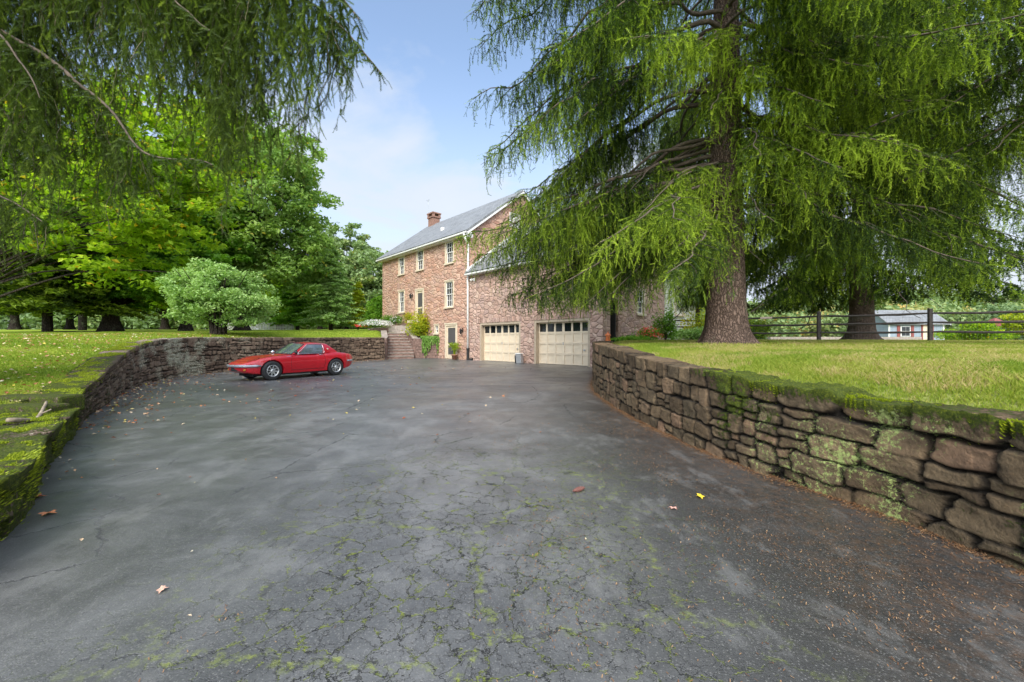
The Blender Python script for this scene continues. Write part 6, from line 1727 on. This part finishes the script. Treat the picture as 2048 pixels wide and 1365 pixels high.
# ------------------------------------------------------------------ shrubs and plants by the house
def shrub(name, label, base, rx, ry, rz, n, size, m, seedn, cz=.9, cat='shrub', spiky=0, petals=None, box=None):
    global rng
    rng = np.random.default_rng(seedn); root = empty(name, base, 0, label, cat); inv = Matrix.Translation(root.location).inverted(); b = np.array(base, float)
    wood = NB(); nc = max(6, n // 60); d = rng.normal(size=(nc, 3)); d /= np.linalg.norm(d, axis=1)[:, None]; d[:, 2] = np.abs(d[:, 2]) if not box else d[:, 2]
    C = b + [0, 0, rz * cz * .3] + d * np.array([rx, ry, rz]) * rng.uniform(.35, 1, (nc, 1))
    for c in C[:40]: wood.tube(smooth_path([b, (b + c) / 2 + [0, 0, .1 * rz], c], .15), .008, 3)
    o = wood.build('stems', M['twig'], root); o.matrix_parent_inverse = inv
    ci = rng.integers(0, nc, n); X = C[ci] + rng.normal(0, 1, (n, 3)) * np.array([rx, ry, rz]) * (.20 if not spiky else .28); X[:, 2] = np.maximum(X[:, 2], b[2] + .02)
    Nn = np.c_[rng.normal(0, .6, (n, 2)), np.abs(rng.normal(.8, .4, n))]; Nn /= np.linalg.norm(Nn, axis=1)[:, None]
    leafmesh('foliage', X, Nn, size * rng.uniform(.7, 1.3, n), np.clip(rng.normal(.5, .2, nc)[ci] + rng.normal(0, .12, n), 0, 1), m, root, inv, aspect=.5)
    if petals:
        pm, npt, ps = petals; d = rng.normal(size=(npt, 3)); d /= np.linalg.norm(d, axis=1)[:, None]; d[:, 2] = np.abs(d[:, 2]); X = b + [0, 0, rz * .35] + d * np.array([rx, ry, rz * .95]) * rng.uniform(.8, 1.15, (npt, 1))
        Nn = d + rng.normal(0, .3, (npt, 3)); Nn /= np.linalg.norm(Nn, axis=1)[:, None]; leafmesh('blossom', X, Nn, ps * rng.uniform(.7, 1.3, npt), rng.random(npt), pm, root, inv, aspect=.9)
    return root


def ap(px, py, Y): return at(px, py, Y)
shrub('golden_shrub', 'bushy golden green shrub spilling over the ivy clad planter', ap(846, 672, 28.9), 1.05, .8, 1.35, 2600, .075, M['leaf_yellow'], 101, .6)
shrub('flower_bed', 'low bed of white asters on the bank left of the steps', ap(752, 656, 29.6), 1.2, .8, .45, 1600, .05, M['leaf_green'], 102, petals=(M['petal_white'], 1500, .035), cat='flowers')
shrub('flowering_plant', 'mound of dark leaved boxwood on the terrace below the far windows', ap(777, 651, 31.5), .8, .6, .55, 1500, .05, M['leaf_green'], 103)
shrub('flowering_plant', 'pale leaved plant standing beside the boxwood on the terrace', ap(791, 648, 30.9), .5, .4, .45, 900, .05, M['ivy'], 104, petals=(M['petal_white'], 120, .03))
shrub('flowering_plant', 'orange tipped shrub under the upper screen door', ap(822, 650, 30.6), .6, .5, .75, 900, .06, M['leaf_yellow'], 105)
shrub('flowering_plant', 'reddish flower clump at the edge of the lawn near the asters', ap(722, 655, 31), .55, .4, .22, 500, .05, M['petal_red'], 106, cat='flowers')
for i, (px, lab) in enumerate(((870, 'terrace'),)):
    pass
# ivy curtain over the planter wall
rng = np.random.default_rng(107)
iv = empty('ivy', (-5.5, 28, 1.3), 0, 'variegated ivy hanging down the planter wall beside the basement door', 'ivy'); ii_ = Matrix.Translation(iv.location).inverted()
X = []; wood = NB()
for k in range(75):
    u_ = rng.random(); x0 = -6.25 + u_ * 1.55; y0 = 27.93 + .02 * u_ - .13; L = rng.uniform(.3, 1.35) * (.75 + .35 * math.sin(u_ * 9)); n = max(9, int(L / .035))
    zz = 1.42 - np.arange(n) * .035; X.append(np.c_[x0 + np.cumsum(rng.normal(0, .01, n)), y0 - .04 - .04 * rng.random(n), zz]); wood.tube(np.c_[X[-1][::4, 0], X[-1][::4, 1] + .04, X[-1][::4, 2]], .004, 3)
X.append(np.c_[rng.uniform(-6.35, -4.7, 1600), rng.uniform(27.75, 28.4, 1600), 1.38 + .16 * rng.random(1600)])
X = np.concatenate(X); n = len(X); Nn = np.c_[rng.normal(0, .4, n), -np.abs(rng.normal(.8, .3, n)), rng.normal(.4, .3, n)]; Nn /= np.linalg.norm(Nn, axis=1)[:, None]
leafmesh('leaves', X, Nn, .045 * rng.uniform(.6, 1.3, n), np.clip(rng.normal(.55, .25, n), 0, 1), M['ivy'], iv, ii_, aspect=.8)
o = wood.build('stems', M['twig'], iv); o.matrix_parent_inverse = ii_
# potted plant by the basement door
gp_ = WP(wt(917), -.32, 0); pp_ = empty('potted_plant', gp_, 0, 'fern like plant in a terracotta pot beside the basement screen door', 'potted plant')
f = MB(); n = 20; prof = [(.0, .0), (.13, 0), (.19, .27), (.205, .27), (.205, .33), (.175, .33), (.165, .28), (.0, .28)]
V = [(r_ * math.cos(t * 2 * math.pi / n), r_ * math.sin(t * 2 * math.pi / n), z) for t in range(n) for r_, z in prof]; m_ = len(prof)
f.add(V, [(t * m_ + j, ((t + 1) % n) * m_ + j, ((t + 1) % n) * m_ + j + 1, t * m_ + j + 1) for t in range(n) for j in range(m_ - 1)]); f.build('pot', M['terracotta'], pp_, smooth=True)
rng = np.random.default_rng(108); wood = NB(); X = []
for k in range(46):
    a_ = rng.random() * 6.283; l = rng.uniform(.2, .45); P = smooth_path([(0, 0, .3), (math.cos(a_) * l * .4, math.sin(a_) * l * .4, .3 + rng.uniform(.45, .8)), (math.cos(a_) * l, math.sin(a_) * l, .3 + rng.uniform(.3, .8))], .05); wood.tube(P, .004, 3); X.append(np.repeat(P, 4, 0) + rng.normal(0, .02, (len(P) * 4, 3)))
X = np.concatenate(X); n = len(X); Nn = rng.normal(size=(n, 3)); Nn /= np.linalg.norm(Nn, axis=1)[:, None]
wood.build('stems', M['twig'], pp_); leafmesh('leaves', X, Nn, .03 * rng.uniform(.6, 1.3, n), np.clip(rng.normal(.6, .2, n), 0, 1), M['leaf_bright'], pp_, None, aspect=.4)
# recycling tub leaning between the garage doors
gt = WP(wt(1048), -.28, 0); tb = empty('plastic_tub', gt, math.atan2(U[1], U[0]), 'pale grey plastic tub standing on end between the two garage doors', 'tub')
f = MB(); f.hexa([(-.16, -.1, 0), (.16, -.1, 0), (.19, .14, 0), (-.19, .14, 0), (-.16, -.02, .52), (.16, -.02, .52), (.20, .2, .50), (-.20, .2, .50)]); f.build('body', M['steel'], tb, bevel=.02)
f = MB(); f.box(-.22, .22, -.03, .22, .505, .54); f.build('rim', M['white'], tb, bevel=.008)
f = MB(); f.hexa([(.21, -.1, 0), (.24, -.1, 0), (.27, .14, 0), (.24, .14, 0), (.21, -.02, .45), (.24, -.02, .45), (.27, .18, .42), (.24, .18, .42)]); f.build('lid', M['black'], tb)
# orange lantern on the wall end, flagstones, flowers at the wing corner
ol = empty('orange_lantern', at(1216, 682, 15.8), 0, 'small orange metal lantern with a conical top on the wall end by the garage corner', 'lantern')
f = MB(); f.tube([(0, 0, 0), (0, 0, .03)], .11, 8); f.tube([(0, 0, .03), (0, 0, .2)], .085, 8); f.build('body', M['orange'], ol)
f = MB(); f.tube([(0, 0, .2), (0, 0, .23), (0, 0, .31), (0, 0, .33)], [.12, .12, .03, .03], 8); f.build('top', M['orange'], ol)
f = MB(); f.tube([(.02 * math.cos(a_), 0, .35 + .02 * math.sin(a_)) for a_ in np.linspace(0, 6.28, 10)], .005, 4); f.build('ring', M['orange'], ol)
shrub('flowering_plant', 'red geranium clump in front of the garage wing side wall', (6.05, 17.6, 1.22), .55, .4, .45, 900, .05, M['leaf_green'], 111, petals=(M['petal_red'], 260, .035), cat='flowers')
shrub('flowering_plant', 'dark upright shrub between the geraniums and the spruce trunk', (6.9, 18.0, 1.2), .5, .4, 1.1, 1500, .06, M['leaf_green'], 112)
shrub('flowering_plant', 'leafy hosta like ground planting at the foot of the clapboard wall', (8.6, 19.3, 1.2), 1.2, .5, .45, 1600, .07, M['leaf_grey'], 113)
shrub('flowering_plant', 'yellowing shrub in front of the clapboard wall beside the spruce trunk', (9.3, 20.0, 1.2), .9, .5, 1.2, 1200, .06, M['leaf_yellow'], 114)
shrub('flowering_plant', 'low dark ivy patch behind the orange lantern', (5.1, 16.9, 1.15), .8, .4, .22, 1200, .05, M['leaf_green'], 115)
b_ = (11.6, 21.0, 1.2); broadleaf('round_shrub', 'bright lime green clipped shrub just past the spruce trunk behind the fence', 'shrub', ((1503 - CX) / F * 26, 26, 1.15), [(0, 0, .75, .95, .8, .62)], 60, 70, .07, M['leaf_bright'], .05, seedn=116, clump=.35, flat=.8, crown_low=.05, hollow=.6)
broadleaf('golden_tree', 'small golden yellow tree at the frame edge beyond the fence', 'tree', ((2060 - CX) / F * 44, 44, 1.3), [(0, 0, 1.9, 2.4, 2, 1.4)], 90, 60, .12, M['leaf_yellow'], .1, seedn=117, clump=.5, crown_low=.5)
for i, (px, Y, w_) in enumerate(((1925, 46, 3.4), (1985, 50, 3.0), (1955, 30, 1.0))):
    broadleaf('low_hedge', ['low green hedge right of the blue garden house', 'second hedge behind the bird house', 'small sprawling bush between the hedge and the fence'][i], 'hedge', ((px - CX) / F * Y, Y, 1.2), [(0, 0, .7, w_, .8, .6)], 70, 60, .09, M['leaf_bright'], .05, seedn=118 + i, clump=.5, flat=.7, crown_low=.05, hollow=.5)
f = MB(); f.box(26.5, 42, 41, 41.5, 1.1, 1.62); tag(f.build('garden_wall', M['flag']), 'long low pale garden wall in the field beyond the fence', 'stone wall', kind='thing')

# ------------------------------------------------------------------ litter on the drive and lawn
rng = np.random.default_rng(120)
def scatter_leaf(name, label, P, size, tint, m, zj=.012, flatn=.35, cat=None):
    n = len(P); Nn = np.c_[rng.normal(0, flatn, (n, 2)), np.ones(n)]; Nn /= np.linalg.norm(Nn, axis=1)[:, None]; P = P.copy(); P[:, 2] += zj * (.4 + rng.random(n))
    o = leafmesh(name, P, Nn, size, tint, m, None, fold=.3, aspect=.7); return tag(o, label, cat, kind='stuff')
lf_p = smooth_path(LF, .05); k = rng.integers(0, len(lf_p), 900); T_ = np.gradient(lf_p[:, :2], axis=0); T_ /= np.linalg.norm(T_, axis=1)[:, None]
dist = rng.exponential(.45, 900) + .04; P = np.c_[lf_p[k, :2] + np.stack([T_[k, 1], -T_[k, 0]], 1) * dist[:, None], np.zeros(900)]
P2 = np.c_[rng.normal(-6.0, 2.6, 420), rng.uniform(5, 19, 420), np.zeros(420)]; P2 = P2[P2[:, 0] > np.interp(P2[:, 1], lf_p[:, 1], lf_p[:, 0]) + .1]
P3 = np.c_[rng.uniform(-3.2, 1.6, 26), rng.uniform(2.2, 9, 26), np.zeros(26)]
ln_p = smooth_path(LN, .05); k = rng.integers(0, len(ln_p), 90); T2 = np.gradient(ln_p[:, :2], axis=0); T2 /= np.linalg.norm(T2, axis=1)[:, None]
P4 = np.c_[ln_p[k, :2] + np.stack([T2[k, 1], -T2[k, 0]], 1) * (rng.exponential(.25, 90) + .04)[:, None], np.zeros(90)]
P = np.concatenate([P, P2, P3, P4]); n = len(P)
scatter_leaf('fallen_leaves', 'brown and buff autumn leaves drifted along the driveway walls', P, rng.uniform(.014, .036, n) * np.clip(P[:, 1] / 7, .5, 1.1), rng.random(n) ** 1.2, M['fallen'])
P = sample_lawn(1500, lambda x, y: (x < -3.2) & (x > -y * 1.35) & (y > 2.2) & (y < 20), lambda d: 1 / np.maximum(d, 3) ** .9 * (d < 24))
P[:, 2] += .03; scatter_leaf('fallen_leaves', 'pale and orange leaves scattered over the bright lawn', P, rng.uniform(.015, .04, 1500), .1 + .9 * rng.random(1500) ** 1.5, M['fallen'])
# spruce needles and twigs on the asphalt, thickest at the foot of the big wall
rw_p = smooth_path(RW, .03)
def litter(n, fn, label, hmin=.002, L=(.005, .014)):
    P = fn(n); P = P[(P[:, 1] > .9)]; n = len(P); a_ = rng.random(n) * math.pi; l = rng.uniform(*L, n); w_ = rng.uniform(.0008, .0015, n) * (1 + P[:, 1] * .18)
    d = np.c_[np.cos(a_), np.sin(a_), np.zeros(n)]; s_ = np.c_[-np.sin(a_), np.cos(a_), np.zeros(n)]
    up = np.c_[np.zeros((n, 2)), rng.uniform(0, .006, n)]; P[:, 2] += .004
    V = np.stack([P - d * l[:, None] / 2 - s_ * w_[:, None], P - d * l[:, None] / 2 + s_ * w_[:, None], P + d * l[:, None] / 2 + s_ * w_[:, None] + up, P + d * l[:, None] / 2 - s_ * w_[:, None] + up], 1)
    o = mesh_np('needle_litter', V.reshape(-1, 3), [np.arange(4 * n).reshape(-1, 4)[:, ::-1]], M['litter'], None, {'tint': np.repeat(rng.random(n), 4)}); tag(o, label, kind='stuff')
def f1(n):
    k = rng.integers(0, len(rw_p), n); T_ = np.gradient(rw_p[:, :2], axis=0); T_ /= np.linalg.norm(T_, axis=1)[:, None]; d = rng.exponential(.035, n) + .01
    return np.c_[rw_p[k, :2] + np.stack([-T_[k, 1], T_[k, 0]], 1) * d[:, None], rng.random(n) * .02 * np.exp(-d / .04)]
litter(26000, f1, 'orange brown needles heaped along the foot of the brown wall', L=(.012, .035))
def f2(n):
    x = rng.uniform(-1.4, 2.6, n * 5); y = rng.uniform(1.0, 7, n * 5); q_ = np.c_[x, y, x * 0]
    d = fbm(q_, 1.7, 3, 9) * 1.2 + fbm(q_, 7, 2, 4) * .6 + np.clip(x + .3, 0, 2) * .22 - .06 * np.maximum(y - 2, 0); k = np.argsort(-d + rng.random(n * 5) * .7)[:n]; q_ = q_[k]
    return q_[q_[:, 0] < np.interp(q_[:, 1], rw_p[:, 1], rw_p[:, 0]) - .03]
litter(5200, f2, 'sparse orange needles sprinkled over the near driveway')
# moss tufts bulging from the coping and low wall
def tufts(path, side, n, ylo, yhi, dr, label, seedn, hz_=(.0, .03), front=.3, depth=DEP, zup=.004, dropm=.03):
    global rng
    rng = np.random.default_rng(seedn); P_ = smooth_path(path, .03); P_ = P_[(P_[:, 1] > ylo) & (P_[:, 1] < yhi)]; T_ = np.gradient(P_[:, :2], axis=0); T_ /= np.linalg.norm(T_, axis=1)[:, None]; Nn = np.stack([-T_[:, 1], T_[:, 0]], 1) * side
    k = rng.integers(0, len(P_), n * 3); off = rng.uniform(*dr, n * 3); Pn = np.c_[P_[k, :2] + Nn[k] * off[:, None], P_[k, 2]]
    m_ = fbm(Pn, 3.2, 3, seedn) > .47; Pn, off, k = Pn[m_][:n], off[m_][:n], k[m_][:n]; n = len(Pn)
    drop = np.where(off > -.01, rng.exponential(dropm, n), 0); Pn[:, 2] += zup - drop + rng.uniform(*hz_, n) * .3
    Vt = Pn; h = rng.uniform(.008, .024, n); w_ = rng.uniform(.003, .007, n) * (1 + Pn[:, 1] * .05)
    a = rng.random(n) * 6.28; s_ = np.c_[np.cos(a), np.sin(a), np.zeros(n)] * w_[:, None]; tip = np.c_[Nn[k] * (.3 + .7 * (off > -.01))[:, None] * h[:, None], h * .8]
    V = np.stack([Vt - s_, Vt + s_, Vt + tip], 1).reshape(-1, 3); o = mesh_np('moss', V, [np.arange(3 * n).reshape(-1, 3)], M['moss_leaf'], None, {'tint': np.repeat(np.clip(rng.normal(.5, .25, n), 0, 1), 3)}); tag(o, label, kind='stuff')
M['moss_leaf'] = foliage_mat('moss_leaf', [(0, (.08, .12, .01)), (.5, (.24, .30, .015)), (1, (.48, .52, .03))], .3)
tufts(RW, 1, 30000, 1.6, 4.6, (-.30, .02), 'vivid green moss cushions on the coping of the brown wall', 131)
tufts(LN, -1, 60000, 1.2, 5.3, (-.55, .06), 'yellow green moss carpet over the low driveway wall', 132, depth=.62, zup=.03, dropm=.08)
tufts(LF, -1, 24000, 5.3, 12, (-.40, .03), 'patchy moss on the coping of the curved wall', 133, zup=.02)
# single things lying about
cn_ = empty('pine_cone', G(1157, 979, .02), R(35), 'brown spruce cone lying alone on the cracked asphalt', 'cone'); cm = MB()
for i in range(9):
    u_ = i / 8; r_ = .016 * math.sin(.35 + u_ * 2.5)
    for k_ in range(8):
        a_ = k_ * .785 + i * .39; cm.hexa([(-.055 + u_ * .11 + dx_, (r_ + dr_) * math.cos(a_ + da_), (r_ + dr_) * math.sin(a_ + da_)) for dx_, dr_, da_ in ((-.006, 0, -.3), (-.006, 0, .3), (.008, .004, .25), (.008, .004, -.25), (-.004, -.006, -.3), (-.004, -.006, .3), (.008, -.004, .25), (.008, -.004, -.25))])
cm.tube([(-.058, 0, 0), (-.03, 0, 0), (.03, 0, 0), (.06, 0, 0)], [.006, .014, .012, .003], 8)
cm.build('scales', simple('cone_brown', (.15, .06, .045), .7), cn_)
def one_leaf(px, py, label, m, s_, rz):
    b_ = G(px, py); n = 9; V = [(0, 0, .012)]; 
    for i in range(n * 2): a_ = i * math.pi / n; r_ = s_ * (1 if i % 4 == 0 else .55 if i % 2 else .75) ; V.append((r_ * math.cos(a_), r_ * math.sin(a_), .006 + .35 * s_ * abs(math.sin(a_ * 1.5))))
    mb = MB(); mb.add(V, [(0, i + 1, (i + 1) % (n * 2) + 1) for i in range(n * 2)]); o = mb.build('fallen_leaf', m); o.location = b_; o.rotation_euler.z = rz; tag(o, label, 'leaf')
one_leaf(1401, 996, 'curled yellow leaf lying near the foot of the brown wall', simple('yellow_leaf', (.62, .45, .03), .6), .045, .4)
one_leaf(1347, 1019, 'pale pinkish leaf lying near the curled yellow one', simple('pink_leaf', (.5, .26, .2), .6), .03, 1.4)
one_leaf(97, 1030, 'orange leaf lying beside the low mossy wall', simple('orange_leaf', (.55, .2, .08), .6), .05, 2.4)
one_leaf(70, 998, 'bright rust coloured leaf against the foot of the low mossy wall', simple('rust_leaf', (.5, .16, .07), .6), .06, .9)
one_leaf(323, 1183, 'single small tan leaf lying far from the walls', simple('tan_leaf', (.6, .35, .25), .6), .03, .9)
